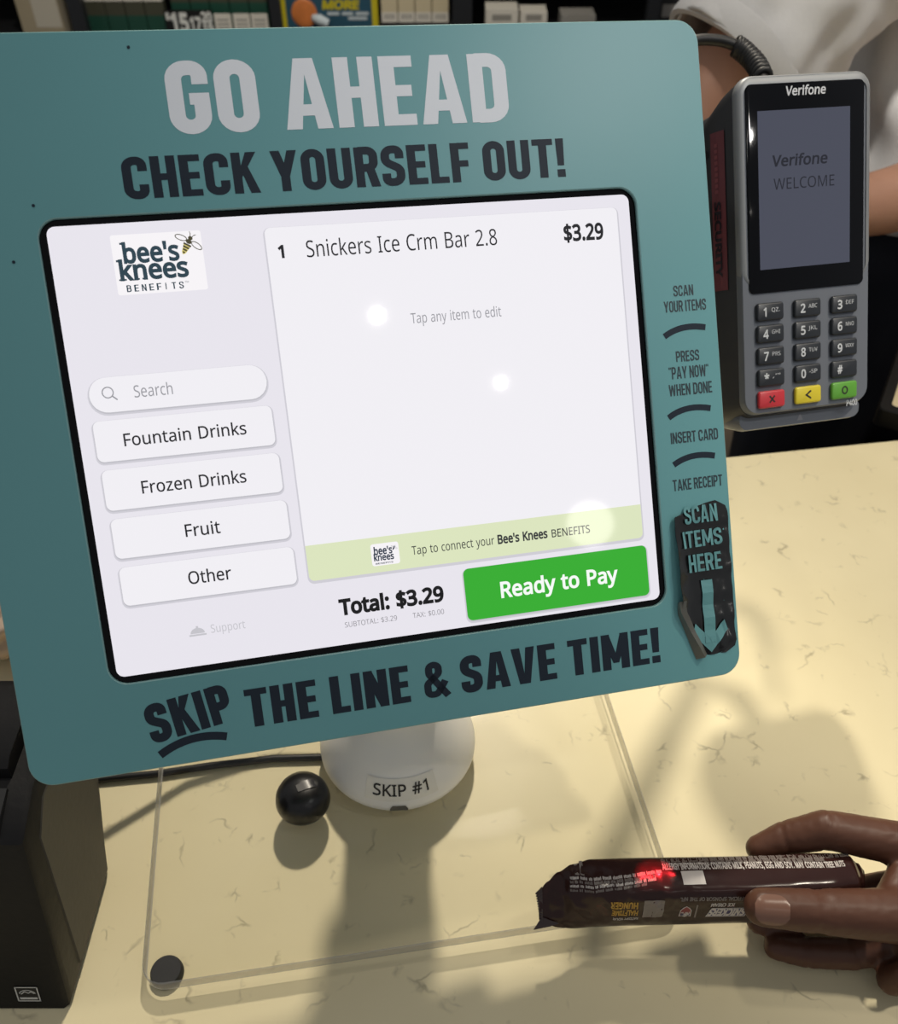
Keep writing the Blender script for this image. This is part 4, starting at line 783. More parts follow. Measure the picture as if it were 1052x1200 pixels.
# black glass
gx0, gy1 = ter(872, 98.5); gx1, gy0 = ter(1010, 333)
gy0 = (ter(874, 345)[1] + ter(1009, 333)[1]) / 2; gy1 = (ter(871, 98.6)[1] + ter(1012, 93.6)[1]) / 2
b = MB(TER); b.prism(rrect(gx0, gy0, gx1, gy1, .0032), .0000, .0009, .0003)
gls = b.build('display_glass', mat('black_glass', (5, 6, 11), 0.06, spec=0.22), trm, smooth=30)
def tline(a, c, d):
    x0, y0 = ter(*a); x1, y1 = ter(*c); _, yt = ter(*d); return x0, (y0 + y1) / 2, x1, yt - y0
b = MB(TER); x0, y, x1, cap = tline((919, 112.5), (966, 110), (918.5, 102)); b.glyphs('Verifone', x0, y, x1, cap, .00102, 0, .022, .10)
b.build('brand_lettering', mat('pale_print', (206, 208, 212), 0.5), gls, root=trm)
lx0, ly1 = ter(886, 131); lx1, ly0 = ter(994, 307)
b = MB(TER); b.quad2((lx0, ly0), (lx1, ly1), .00098)
lcd = b.build('display', scr((69, 72, 86)), gls, root=trm)
b = MB(TER); x0, y, x1, cap = tline((903, 195.5), (968, 191.5), (902, 183)); b.glyphs('Verifone', x0, y, x1, cap, .00104, 0, .022, .12)
x0, y, x1, cap = tline((905, 222), (977, 218.5), (904, 209)); b.glyphs('WELCOME', x0, y, x1, cap, .00104, 0, .0)
b.build('display_lettering', scr((30, 32, 42)), lcd, root=trm)
# keys
KEYS = [[('1', 'QZ.'), ('2', 'ABC'), ('3', 'DEF')], [('4', 'GHI'), ('5', 'JKL'), ('6', 'MNO')], [('7', 'PRS'), ('8', 'TUV'), ('9', 'WXY')], [('*', ",'\""), ('0', '-SP'), ('#', '')], [('x', ''), ('<', ''), ('o', '')]]
KC = [[(899, 365.5), (942, 360.7), (985, 356.8)], [(900, 391), (943, 386.5), (986, 382)], [(901.3, 416.7), (944.2, 412), (986.8, 407)], [(902.2, 442), (945.3, 437), (987.6, 432)], [(903, 467.3), (946.2, 462), (988.3, 457)]]
K_BLACK = mat('key_black', (38, 42, 48), 0.38); K_INK = mat('key_legend', (200, 204, 208), 0.5)
KCOL = {'x': mat('key_red', (196, 52, 62), 0.35), '<': mat('key_yellow', (214, 196, 52), 0.35), 'o': mat('key_green', (92, 158, 56), 0.35)}
K_DK = mat('key_symbol', (40, 34, 30), 0.5)
kw, kh = .0084, .0049
xs = [sum(ter(*KC[r][c])[0] for r in range(5)) / 5 for c in range(3)]
for r in range(5):
    ky = sum(ter(*KC[r][c])[1] for c in range(3)) / 3
    for c in range(3):
        ch, sub = KEYS[r][c]; kx = xs[c]
        b = MB(TER); b.prism(rrect(kx - kw, ky - kh, kx + kw, ky + kh, .0016, 4), -.0002, .0024, .0009, 0); z = .00246
        if ch == 'x':
            for s in (-1, 1): b.strip([(kx - .0016, ky - s * .0019), (kx + .0016, ky + s * .0019)], .0010, z + s * .00002, 1)
        elif ch == '<': b.strip([(kx + .0015, ky + .0022), (kx - .0016, ky), (kx + .0015, ky - .0022)], .0010, z, 1)
        elif ch == 'o': b.strip([(kx + .0016 * math.cos(k * math.pi / 10), ky + .0020 * math.sin(k * math.pi / 10)) for k in range(20)], .0009, z, 1, close=True)
        else:
            b.glyphs(ch, kx - .0048, ky - .0024, kx - .0016, .0046, z, 1, .025)
            if sub: b.glyphs(sub, kx + .0003, ky - .0002, kx + .0058, .0022, z, 1)
        k = b.build('key', [KCOL.get(ch, K_BLACK), K_DK if ch in KCOL else K_INK], trm, smooth=45)
        tag(k, {'x': 'red cancel key', '<': 'yellow back key', 'o': 'green enter key'}.get(ch, 'black %s key' % {'*': 'star', '#': 'hash'}.get(ch, ch)))
b = MB(TER); x0, y, x1, cap = tline((991, 475.5), (1004, 474), (991, 469)); b.glyphs('P400', x0, y, x1, cap, .0002, 0, .02); b.build('model_lettering', K_INK, trm)
# card slot lip below the keypad
b = MB(TER); b.loft([bl(-.0395, -.0990, .0398, -.0870, .0055, -.030), bl(-.0405, -.0995, .0408, -.0870, .0055, -.012), bl(-.0392, -.0985, .0396, -.0872, .0050, -.0075)])
lip = b.build('card_slot_lip', T_GREY, trm, smooth=50)
b = MB(TER); b.box(-.034, -.0902, -.0078, .034, -.0880, -.0058); b.build('card_slot', mat('slot_black', (10, 10, 12)), trm)
b = MB(TER); b.flat([(-.002, -.0965), (.002, -.0965), (0, -.0925)], -.0073); b.build('slot_arrow', mat('slot_arrow_grey', (130, 132, 136)), lip, root=trm)
# red security label on the left flank
def flank(u, v, d=.0004):                          # u: 0 at the face .. 1 at the back, v: local y
    z = -.0055 - .0185 * u; tab = [(-.0045, -.0408), (-.014, -.0450), (-.026, -.0480)]
    for (z0_, x0_), (z1_, x1_) in zip(tab, tab[1:]):
        if z0_ >= z >= z1_: return Vector((x0_ + (x1_ - x0_) * (z - z0_) / (z1_ - z0_) - d, v, z))
    return Vector((-.0480 - d, v, z))
b = MB(lambda p: TER @ flank(p[0], p[1], .0005))
for k in range(8): b.quad2((.20 + .0625 * k, -.018), (.2625 + .0625 * k, .066), 0)
sec = b.build('security_label', mat('security_red', (112, 52, 60), 0.5, noise_amt=.15, noise_scale=90), trm)
b = MB(lambda p: TER @ flank(.58 + p[1] * .22, p[0], .0009)); b.glyphs('SECURITY', .030, 0, -.010, 1.0, 0, 0, .04, up=-1)
for k in range(9): b.quad2((.060 - k * .0030, -.75), (.0582 - k * .0030, -.25), 0, 1)
b.build('label_lettering', [mat('security_ink', (34, 22, 34), 0.5), mat('security_faint', (140, 70, 76), 0.5)], sec, root=trm)
for y_ in (.056, -.012):
    b = MB(lambda p: TER @ flank(p[0], p[1], .0005)); b.flat([(.90 + .10 * math.cos(k * math.pi / 6), y_ + .0022 * math.sin(k * math.pi / 6)) for k in range(12)], 0); b.build('screw_hole', mat('slot_black', (10, 10, 12)), trm)
# coiled lead at the top
b = MB(); lead = [at_d(780, 62, .60), at_d(812, 48, .60), at_d(838, 47, .60), at_d(858, 52, .60), at_d(872, 61, .60), at_d(886, 76, .595), at_d(895, 95, .58), at_d(905, 125, .55)]
fine = []
for i in range(len(lead) - 1):
    p0, p1, p2, p3 = lead[max(i - 1, 0)], lead[i], lead[i + 1], lead[min(i + 2, len(lead) - 1)]
    for k in range(8):
        t = k / 8; fine.append(.5 * (2 * p1 + (p2 - p0) * t + (2 * p0 - 5 * p1 + 4 * p2 - p3) * t * t + (3 * p1 - p0 - 3 * p2 + p3) * t ** 3))
b.tube(fine, .0036, n=12); lead_o = b.build('lead', cord, trm, smooth=60)
b = MB(); seg = fine[26:48]; pts = []
for i in range(len(seg) * 10):
    f = i / 10; k = min(int(f), len(seg) - 2); p = seg[k].lerp(seg[k + 1], f - k); t = (seg[k + 1] - seg[k]).normalized()
    n1 = t.cross(FWD).normalized(); n2 = t.cross(n1); a = f * 2 * math.pi * .55
    pts.append(p + (n1 * math.cos(a) + n2 * math.sin(a)) * .0050)
b.tube(pts, .0020, n=8); b.build('coiled_sleeve', cord, lead_o, root=trm, smooth=60)

# ================================================================== RECEIPT PRINTER
prt = thing('receipt_printer', (-.26, .22, .95), 'black receipt printer at the left edge, in front of the teal sign', 'printer')
PB = mat('printer_black', (18, 18, 20), 0.42, spec=.25, noise_amt=.05, noise_scale=200, bump=.08)
PG = mat('printer_side', (60, 58, 53), 0.5, noise_amt=.05, noise_scale=200, bump=.08)
PXR, PXL = -.1990, -.345
side = [(.1643, .9505), (.2422, .9505), (.2504, .9686), (.2725, 1.0027), (.2850, 1.030), (.2850, 1.072), (.2262, 1.0700), (.2006, 1.0600)]
b = MB()
def prof_x(x, d): return [(x, y, z) for y, z in inset(side, d)]
b.loft([prof_x(PXL, .003), prof_x(PXL + .003, 0), prof_x(PXR - .004, 0), prof_x(PXR - .0012, .0012), prof_x(PXR, .004)])
body = b.build('body', PB, prt, smooth=35)
b = MB(); b.loft([[(PXR - .001, y, z) for y, z in inset([(.1840, .9555), (.2400, .9545), (.2482, .9690), (.2705, 1.004), (.2822, 1.031), (.2822, 1.058), (.2262, 1.0600), (.2098, 1.0480)], 0.0)], [(PXR + .0006, y, z) for y, z in inset([(.1840, .9555), (.2400, .9545), (.2482, .9690), (.2705, 1.004), (.2822, 1.031), (.2822, 1.058), (.2262, 1.0600), (.2098, 1.0480)], 0.0015)]])
b.build('side_panel', PG, prt, smooth=35)
# lid and paper exit
b = MB(); b.loft([[(x, y, z) for y, z in ((.2300, 1.0695), (.2830, 1.0710), (.2820, 1.0790), (.2760, 1.0820), (.2370, 1.0800), (.2310, 1.0770))] for x in (PXL + .004, PXR - .012)])
b.build('lid', PB, prt, smooth=35)
b = MB(); b.loft([[(x, y, z) for y, z in ((.2020, 1.0585), (.2250, 1.0670), (.2240, 1.0712), (.2040, 1.0660))] for x in (PXL + .006, PXR - .012)])
b.build('paper_exit', mat('printer_gloss', (44, 44, 44), 0.2), prt, smooth=35)
b = MB(); b.box(PXL + .012, .1982, 1.046, PXR - .014, .2060, 1.0545); b.build('paper_slot', mat('slot_black', (10, 10, 12)), prt)
# square efficiency badge, bottom right of the front
fd = Vector((0, side[7][0] - side[0][0], side[7][1] - side[0][1])).normalized(); fn = Vector((0, -fd.z, fd.y))
def front(p): return Vector((PXR - .0005 + p[0], side[0][0], side[0][1])) + fd * p[1] + fn * (.0004 + p[2])
b = MB(front); x0, y0, x1, y1 = -.0260, .0062, -.0140, .0172; lw = .0007
b.flat([(x0, y0), (x1, y0), (x1, y1), (x0, y1)], 0, 1)
for q in (((x0, y0), (x1, y0 + lw)), ((x0, y1 - lw), (x1, y1)), ((x0, y0), (x0 + lw, y1)), ((x1 - lw, y0), (x1, y1))): b.quad2(*q, .0001, 0)
cx, cy = (x0 + x1) / 2, (y0 + y1) / 2 + .001
b.strip([(cx + .0042 * math.cos(math.radians(a)), cy - .001 + .0030 * math.sin(math.radians(a))) for a in range(10, 171, 10)], .0005, .0001, 0)
b.strip([(cx - .0034, cy - .0010), (cx - .0012, cy + .0010), (cx + .0005, cy - .0002), (cx + .0020, cy + .0008), (cx + .0036, cy - .0006)], .0006, .0001, 0)
b.quad2((cx - .0046, y0 + .0015), (cx + .0046, y0 + .0031), .0001, 0)
b.build('badge', [mat('badge_white', (206, 206, 202)), mat('slot_black', (10, 10, 12))], prt)

# crumpled wrapper on the counter behind the printer
me = organic([((-.318, .405, .972), .020, (-.300, .400, .985), .018), ((-.330, .42, .968), .016, (-.31, .43, .975), .014)], .0035, 2)
wr = skin_object('crumpled_wrapper', me, mat('wrapper_pale', (214, 190, 168), 0.25), None, lambda c: .007 * (noise.noise(c * 90) + .5 * noise.noise(c * 200)))
wz = min(v.co.z for v in wr.data.vertices); wr.location.z = .9502 - wz
tag(wr, 'crumpled pale wrapper on the counter behind the black printer', 'wrapper')

# ================================================================== CABLE CLIP
cc = at_z(356, 941, SUR)
clip = thing('cable_clip', (cc.x, cc.y, SUR), 'round glossy black cable clip on the acrylic left of the white stand', 'cable clip')
CS = Matrix.Translation(cc) @ Matrix.Scale(1.08, 4)
b = MB(CS); GB = mat('gloss_black', (14, 14, 16), 0.3)
b.lathe([(.0128, 0), (.0148, .0015), (.0152, .004), (.0146, .0085), (.0128, .0125), (.0095, .0150), (.0050, .0163), (.0008, .0166)], n=36)
dome_o = b.build('clip_body', GB, clip, smooth=60)
b = MB(CS @ Matrix.Rotation(math.radians(28), 4, 'Z')); prof_c = []
for k in range(9):
    x = -.002 + .0152 * k / 8; zt = .0169 - .0045 * max(0, (x - .004) / .009) ** 2 * 1.6
    prof_c.append([(x, -.0022 - .0012 * k / 8, zt - .001), (x, -.0022 - .0012 * k / 8, zt), (x, .0022 + .0012 * k / 8, zt), (x, .0022 + .0012 * k / 8, zt - .001)])
b.loft(prof_c); b.build('clip_slot', mat('slot_rubber', (34, 34, 38), 0.35), clip, smooth=40)
b = MB(CS); b.lathe([(.0138, 0.0), (.0142, .0006), (.0130, .0010)], n=30); b.build('sticky_pad', mat('pad_white', (226, 222, 212), .6), clip, smooth=40)

# ================================================================== BLACK TRAY AT THE REAR RIGHT
ty = at_z(1021, 497, .95)
tray = thing('black_tray', (ty.x + .12, ty.y - .03, .95), 'black rimmed tray with cream lining at the rear right counter corner', 'tray')
TT = Matrix.Translation((ty.x, ty.y, .95)) @ Matrix.Rotation(math.radians(-28), 4, 'Z')
TB = mat('tray_black', (14, 14, 14), .5, spec=.2)
b = MB(TT); o = rrect(0, -.0, .26, .20, .006); i = rrect(.010, .010, .25, .19, .004)
b.loft([[(x, y, 0) for x, y in o], [(x, y, .017) for x, y in o], [(x, y, .018) for x, y in inset(o, .001)], [(x, y, .018) for x, y in i], [(x, y, .004) for x, y in i]], cap=False)
b.flat(o, .0002); b.build('rim', TB, tray, smooth=30)
b = MB(TT); b.flat(i, .0042); b.build('lining', mat('tray_lining', (206, 192, 156), .6), tray)

# ================================================================== CANDY BAR
BD = 0.477; PXM = BD / FPX
ang = math.radians(1.0); BO = at_d(830, 1043.5, BD)
bx_ = (RIGHT * math.cos(ang) + UPV * math.sin(ang)); by_ = (UPV * math.cos(ang) - RIGHT * math.sin(ang)); bz_ = -FWD
tl_ = Matrix.Rotation(math.radians(0), 3, 'X')
BAR = Matrix(((bx_.x, by_.x, bz_.x, BO.x), (bx_.y, by_.y, bz_.y, BO.y), (bx_.z, by_.z, bz_.z, BO.z), (0, 0, 0, 1)))
bar = thing('candy_bar', tuple(BO), 'brown wrapped ice cream candy bar held over the front of the counter', 'candy bar')
def lerp_tab(tab, u):
    if u <= tab[0][0]: return tab[0][1:]
    for a, c in zip(tab, tab[1:]):
        if u <= c[0]:
            t = (u - a[0]) / (c[0] - a[0]); t = t * t * (3 - 2 * t); return tuple(p + (q - p) * t for p, q in zip(a[1:], c[1:]))
    return tab[-1][1:]
#        u       top v    bottom v  half thickness
TAB = [(-.0905, .0004, -.0140, .0006), (-.0860, .0060, -.0168, .0008), (-.0800, .0112, -.0184, .0028), (-.0720, .0152, -.0190, .0062), (-.0620, .0176, -.0184, .0090), (-.045, .0178, -.0180, .0102), (.02, .0176, -.0176, .0106), (.060, .0186, -.0170, .0100), (.0735, .0182, -.0160, .0080), (.0800, .0130, -.0120, .0040), (.0830, .0090, -.0090, .0006)]
def barz(u, v):
    tp, bt, th = lerp_tab(TAB, u); c = (tp + bt) / 2; hw = (tp - bt) / 2; q = min(1, abs((v - c) / hw))
    s_ = lambda t: math.sqrt(t * t + .09) - .3
    rq = (v - c - .30 * hw) / hw; s1 = s_(.70 if rq > 0 else 1.30)
    z = th * 1.7 * max(0, 1 - s_(rq) / s1) ** .72
    edge = min(1, max(0, 1 - q) * 4)
    z += edge * (.0003 * noise.noise(Vector((u * 90, v * 200, 1))) + .0013 * max(0, min(1, (-.005 - u) / .03)) * noise.noise(Vector((u * 190 + v * 110, v * 130, 7))) + .0005 * max(0, min(1, (.005 - u) / .03)) * noise.noise(Vector((u * 420, v * 300 + u * 200, 5))))
    # soft ridge: upper facet leans back, lower facet leans towards the viewer's side of the bar
    return z
def barsurf(p): return BAR @ Vector((p[0], p[1], max(barz(p[0], p[1]), .0) + .00022 + p[2]))
CHOC = mat('brown_wrapper', (46, 26, 24), 0.2, spec=.28, coat=.08, noise_amt=.08, noise_scale=60)
b = MB(BAR); nu, nv = 120, 40; F_, K_ = [], []
us = [-.0905 + (.0830 + .0905) * i / nu for i in range(nu + 1)]
for u in us:
    tp, bt, th = lerp_tab(TAB, u)
    f, k = [], []
    for j in range(nv + 1):
        a = math.pi * j / nv; v = (tp + bt) / 2 - (tp - bt) / 2 * math.cos(a)
        f.append((u, v, barz(u, v) if 0 < j < nv else 0)); k.append((u, v, -th * (1 - abs(math.cos(a)) ** 2.0) ** (1 / 2.0) if 0 < j < nv else 0))
    F_.append(f); K_.append(k)
loops = [f + list(reversed(k[1:-1])) for f, k in zip(F_, K_)]
b.loft(loops)
wrap = b.build('wrapper', CHOC, bar, smooth=70)
# crimped end seal with a zig-zag edge and a folded tail
b = MB(BAR); zig = []; nz_ = 11
for k in range(nz_ * 2 + 1):
    t = k / (nz_ * 2); zig.append((-.0912 - (.0012 if k % 2 else 0) + .0022 * t, .0006 - .0150 * t))
fr_ = [(x, y, .0004) for x, y in zig]; bk_ = [(-.0885, .0036 - .0194 * k / (nz_ * 2), .0009) for k in range(nz_ * 2 + 1)]
b.loft([[(x, y, z + .0003 * (i % 2)) for i, (x, y, z) in enumerate(fr_)], bk_], cap=False, close=False)
b.loft([[(x, y, z - .0006) for x, y, z in fr_], [(x, y, z - .0012) for x, y, z in bk_]], cap=False, close=False)
b.add([(-.0890, -.0125, .0004), (-.0935, -.0190, .0010), (-.0845, -.0172, .0012), (-.0800, -.0150, .0030)], [(0, 1, 2, 3)])
b.add([(-.0890, -.0125, .0000), (-.0935, -.0190, .0006), (-.0845, -.0172, .0006), (-.0800, -.0150, .0010)], [(3, 2, 1, 0)])
b.build('crimped_seal', mat('brown_seal', (52, 38, 38), 0.35, spec=.6), bar, smooth=30)
def bpx(px, py):                                   # wrapper coordinates of a point of the printed face
    d = ray(px, py); o = BAR @ Vector((0, 0, .009)); z = .009
    for k in range(6):
        o = BAR @ Vector((0, 0, z)); p = CAM + d * ((o - CAM).dot(bz_) / d.dot(bz_)); q = BAR.inverted() @ p; z = .5 * z + .5 * barz(q.x, q.y)
    return q.x, q.y
PRW = mat('wrapper_white', (196, 190, 186), .4); PRG = mat('wrapper_grey', (120, 112, 108), .4); PRY = mat('wrapper_gold', (176, 136, 44), .4)
def printed(name, fn, mats):
    b = MB(barsurf); fn(b); b.build(name, mats, wrap, root=bar)
def upside(b, txt, px_r, px_l, cap_px, mi=0, bold=0.02, slant=0):     # lettering printed upside down: reads from right to left
    x0, y = bpx(*px_r); x1, y1 = bpx(*px_l); b.glyphs(txt, x0, (y + y1) / 2, x1, cap_px * PXM * .98, 0, mi, bold, slant, up=-1)
def upright(b, txt, a, c, cap_px, mi=0, bold=0.0):
    x0, y = bpx(*a); x1, y1 = bpx(*c); b.glyphs(txt, x0, (y + y1) / 2, x1, cap_px * PXM * .98, 0, mi, bold)
def ingredients(b):
    def fine(a, c, cap_px, mi):                   # print too small to read: word-length rows of tick marks
        (xa, ya), (xb, yb) = bpx(*a), bpx(*c); x = xa
        while x < xb:
            for k in range(random.randint(3, 9)):
                y = ya + (yb - ya) * (x - xa) / (xb - xa); b.quad2((x, y), (x + .00034, y + cap_px * PXM * random.uniform(.7, 1)), 0, mi); x += .00056
            x += .0007
    fine((775, 1011), (985, 1004), 2.6, 1); fine((776, 1015.5), (960, 1009), 2.6, 1)
    upright(b, 'ALLERGY INFORMATION: CONTAINS MILK, PEANUTS, EGG AND SOY. MAY CONTAIN TREE NUTS', (777, 1020), (990, 1013.5), 4.2, 0, .03)
    for k in range(4):
        fine((668, 1030 + k * 4.8), (772 - k * 5, 1023 + k * 4.8), 2.8, k % 2)
printed('ingredient_lettering', ingredients, [PRW, PRG])
def dates(b):
    x, y = bpx(674, 1025); b.quad2((x, y), (x + .0020, y + .0040), 0, 0); x, y = bpx(680, 1025); b.quad2((x, y), (x + .0018, y + .0052), 0, 0)
printed('date_stamp', dates, [PRG])
def slogan(b):
    upside(b, 'HUNGER', (748, 1057.5), (716, 1058), 8.2, 0, .045); upside(b, 'HALFTIME', (748, 1066.5), (717, 1067), 7.6, 0, .04); upside(b, 'SATISFY YOUR', (748, 1075), (718, 1075.5), 3.6, 1, .02)
printed('slogan_lettering', slogan, [PRY, PRW])
def patches(b):
    for q0, q1, mi in (((752, 1075), (779, 1055), 1), ((801, 1036.5), (823, 1020), 0)):
        (xa, ya), (xb, yb) = bpx(*q0), bpx(*q1); n_ = 5
        for i in range(n_):
            for j in range(n_):
                b.quad2((xa + (xb - xa) * i / n_, ya + (yb - ya) * j / n_), (xa + (xb - xa) * (i + 1) / n_, ya + (yb - ya) * (j + 1) / n_), 0, mi)
printed('blank_patch', patches, [PRW, PRG])
def sponsor(b):
    upside(b, 'OFFICIAL SPONSOR OF THE NFL', (875, 1050.5), (797, 1051.5), 4.6, 1, .03)
    (xa, ya), (xb, yb) = bpx(814.5, 1075), bpx(816, 1060); b.quad2((xa, ya), (xb, yb), 0, 1)
    # shield with stars and letters, upside down like the rest
    cx, cy = bpx(803, 1068); w, h = .0031, .0034
    sh = [(-w, h), (-w * .5, h * .92), (0, h * 1.08), (w * .5, h * .92), (w, h), (w * .95, -h * .3), (w * .55, -h * .75), (0, -h * 1.1), (-w * .55, -h * .75), (-w * .95, -h * .3)]
    b.flat([(cx - x, cy - y) for x, y in sh], 0, 0); b.flat([(cx - x * .86, cy - y * .86) for x, y in sh], .00006, 2)
    b.quad2((cx - w * .8, cy - h * .84), (cx + w * .8, cy - h * .34), .00010, 3)
    for k in (-1, 0, 1): b.flat([(cx + k * .0014 + .0004 * math.cos(a * math.pi / 3), cy - h * .58 + .0004 * math.sin(a * math.pi / 3)) for a in range(6)], .00014, 0)
    b.glyphs('NFL', cx + w * .72, cy - h * .12, cx - w * .72, .0026, .00014, 0, .04, up=-1)
printed('sponsor_marks', sponsor, [PRW, PRG, mat('shield_red', (130, 44, 52), .4), mat('shield_blue', (48, 44, 78), .4)])
def brand(b):
    xr, yt = bpx(877, 1063); xl, yb = bpx(826, 1074)
    b.flat([(xl, yb), (xr - .001, yb), (xr + .0005, yt), (xl + .0022, yt)], 0, 0)
    b.flat([(xl + .0007, yb + .0005), (xr - .0013, yb + .0005), (xr - .0001, yt - .0005), (xl + .0024, yt - .0005)], .00005, 1)
    b.glyphs('SNICKERS', xr - .0010, yt - .0007, xl + .0016, (yt - yb) * .72, .0001, 0, .05, .20, up=-1)
    upside(b, 'ICE CREAM', (861, 1058), (833, 1058.5), 4.4, 0, .03, .1)
printed('brand_lettering', brand, [PRW, mat('brand_blue', (52, 46, 92), .4)])

# ================================================================== HAND HOLDING THE BAR
SKIN = mat('brown_skin', (84, 54, 41), 0.45, spec=.35, noise_amt=.12, noise_scale=70, bump=.06)
def H(px, py, d): return at_d(px, py, d)
hand = thing('person', tuple(H(1090, 1100, .48)), "person's right hand and forearm holding the brown candy bar by its end", 'person')
wrist = H(1215, 1120, .462); el = Vector((.42, -.10, 1.12))
idx = [(1085, 995, .480, .0125), (968, 972, .482, .0107), (922, 982, .490, .0096), (889, 994, .493, .0074)]
mid = [(1090, 1038, .489, .0120), (990, 1050, .499, .0098), (930, 1072, .494, .0088), (889, 1080, .4915, .0070)]
rng = [(1088, 1085, .482, .0115), (1000, 1117, .4835, .0090), (945, 1116, .4838, .0083), (909, 1110, .484, .0068)]
pky = [(1090, 1130, .472, .0105), (1046, 1148, .470, .0084), (1060, 1142, .462, .0074), (1076, 1132, .458, .0064)]
thm = [(1150, 1110, .465, .0175), (1062, 1074, .456, .0142), (958, 1068, .4535, .0112), (894, 1063, .453, .0098)]
caps = []
def chain(js):
    for a, c in zip(js, js[1:]): caps.append((H(*a[:3]), a[3], H(*c[:3]), c[3]))
for js in (idx, mid, rng, pky, thm): chain(js)
for js, r0 in ((idx, .017), (mid, .018), (rng, .018), (pky, .016), (thm, .018)):
    caps.append((wrist, .021, H(*js[0][:3]), js[0][3] + .0012))
caps += [(H(1150, 1075, .474), .020, H(1095, 1060, .482), .0135), (H(1100, 1010, .474), .011, H(1068, 1062, .457), .010), (H(1062, 1015, .474), .0078, H(1046, 1052, .462), .0088),
         (H(1110, 1120, .466), .016, H(1070, 1108, .473), .011), (H(1088, 995, .475), .0122, H(1088, 1040, .486), .0118), (H(1088, 1040, .486), .0118, H(1086, 1085, .480), .0112), (H(1086, 1085, .480), .0112, H(1088, 1130, .472), .0104)]
caps += [(wrist, .0235, wrist.lerp(el, .45), .036), (wrist.lerp(el, .45), .036, el, .042)]
me = organic(caps, .0016, 7)
GRV = []
for js, k_, f_ in ((idx, 1, .0), (idx, 2, .0), (rng, 1, .0), (rng, 2, .0), (mid, 2, .0), (thm, 2, -.18), (thm, 2, .0), (thm, 2, .14)):
    p = H(*js[k_][:3]); a = (p - H(*js[k_ - 1][:3])).normalized(); L_ = (p - H(*js[k_ - 1][:3])).length
    GRV.append((p + a * f_ * L_ * .3, a, js[k_][3]))
def wrinkle(c):
    d = .00022 * noise.noise(c * 420)
    for p, a, r in GRV:
        q = c - p; t = q.dot(a)
        if abs(t) < .004 and (q - a * t).length < r * 1.5: d -= .00055 * math.exp(-(t / .0010) ** 2)
    return d
hb_ = skin_object('hand', me, SKIN, hand, wrinkle)
# thumb nail
b = MB(); A0, A1 = H(916, 1064.5, .4532), H(877.5, 1062, .453); ax_ = (A1 - A0).normalized(); toc = (CAM - A0).normalized(); toc = (toc - ax_ * toc.dot(ax_)).normalized(); pv = ax_.cross(toc).normalized()
nl = []
for i in range(11):
    t = i / 10; r = .0106 - .0012 * t; wv = math.radians(46) * (1 - abs(t * 1.9 - .95) ** 3.2 * .92) ** .6
    tip = max(0, t - .75) / .25
    nl.append([A0.lerp(A1, t) + (toc * math.cos(a) + pv * math.sin(a)) * (r * (1 - .10 * tip ** 2) + .0002) for a in [wv * (j / 5 - 1) - math.radians(8) for j in range(11)]])
b.loft(nl, cap=False, close=False)
tag(b.build('thumb_nail', mat('nail', (116, 84, 70), .25, spec=.5), hand, smooth=80), 'paler thumb nail')
SLV = mat('dark_sleeve', (46, 48, 56), .8, noise_amt=.1, noise_scale=200)
me = organic([(wrist.lerp(el, .62), .043, el, .050), (el, .050, el + Vector((-.02, -.20, .10)), .056)], .004, 4)
skin_object('sleeve', me, SLV, hand)

# ================================================================== CLERK BEHIND THE COUNTER
clk = thing('person', (.62, 1.10, 0), 'store clerk in white shirt and navy trousers standing behind the counter', 'person')
SK2 = mat('tan_skin', (186, 138, 112), .5, noise_amt=.06, noise_scale=30)
def C2(px, py, y): return at_y(px, py, y)
rs, ls = Vector((.50, 1.09, 1.36)), Vector((.80, 1.12, 1.41))
re_, rw = Vector((.235, .955, 1.115)), Vector((.17, .80, 1.03))
le, lw_ = Vector((.76, .97, 1.14)), C2(1040, 236, .93)
caps = [((.62, 1.12, .96), .13, (.62, 1.13, 1.20), .125), ((.62, 1.13, 1.20), .125, (.62, 1.13, 1.34), .13), (tuple(rs), .062, tuple(ls), .062), (rs, .058, re_, .041), (re_, .041, rw, .030),
        (ls, .058, le, .042), (le, .042, lw_, .034), (lw_, .034, Vector((.36, .90, 1.045)), .026), ((.62, 1.13, 1.40), .062, (.62, 1.11, 1.52), .055),
        ((.62, 1.09, 1.60), .082, (.62, 1.10, 1.66), .092), ((.62, 1.05, 1.55), .045, (.62, 1.07, 1.58), .06), ((.62, .998, 1.605), .012, (.62, 1.006, 1.63), .008),
        ((.53, 1.12, .92), .10, (.53, 1.09, .52), .058), ((.53, 1.09, .52), .058, (.53, 1.12, .09), .042), ((.71, 1.12, .92), .10, (.725, 1.09, .52), .058), ((.725, 1.09, .52), .058, (.73, 1.12, .09), .042)]
for s in (-1, 1): caps.append(((.62 + s * .092, 1.11, 1.60), .014, (.62 + s * .095, 1.115, 1.635), .016))
def fingers(w, d, side):
    d = d.normalized(); p = w + d * .05
    caps.append((w, .026, p, .030))
    for k in range(4):
        o = side * (k - 1.5) * .019; L = (.065, .078, .074, .058)[k]; caps.append((p + o, .011, p + o + d * L * .55 + Vector((0, 0, -.006)), .0095)); caps.append((p + o + d * L * .55 + Vector((0, 0, -.006)), .0095, p + o + d * L + Vector((0, 0, -.022)), .0075))
    caps.append((w + d * .015 - side * .03, .014, w + d * .055 - side * .052, .010))
fingers(rw, Vector((-.25, -1, -.15)), Vector((.97, -.25, 0)))
fingers(Vector((.36, .90, 1.045)), Vector((-1, -.2, -.25)), Vector((0, 0, 1)))
me = organic(caps, .007, 5); skin_object('body', me, SK2, clk)
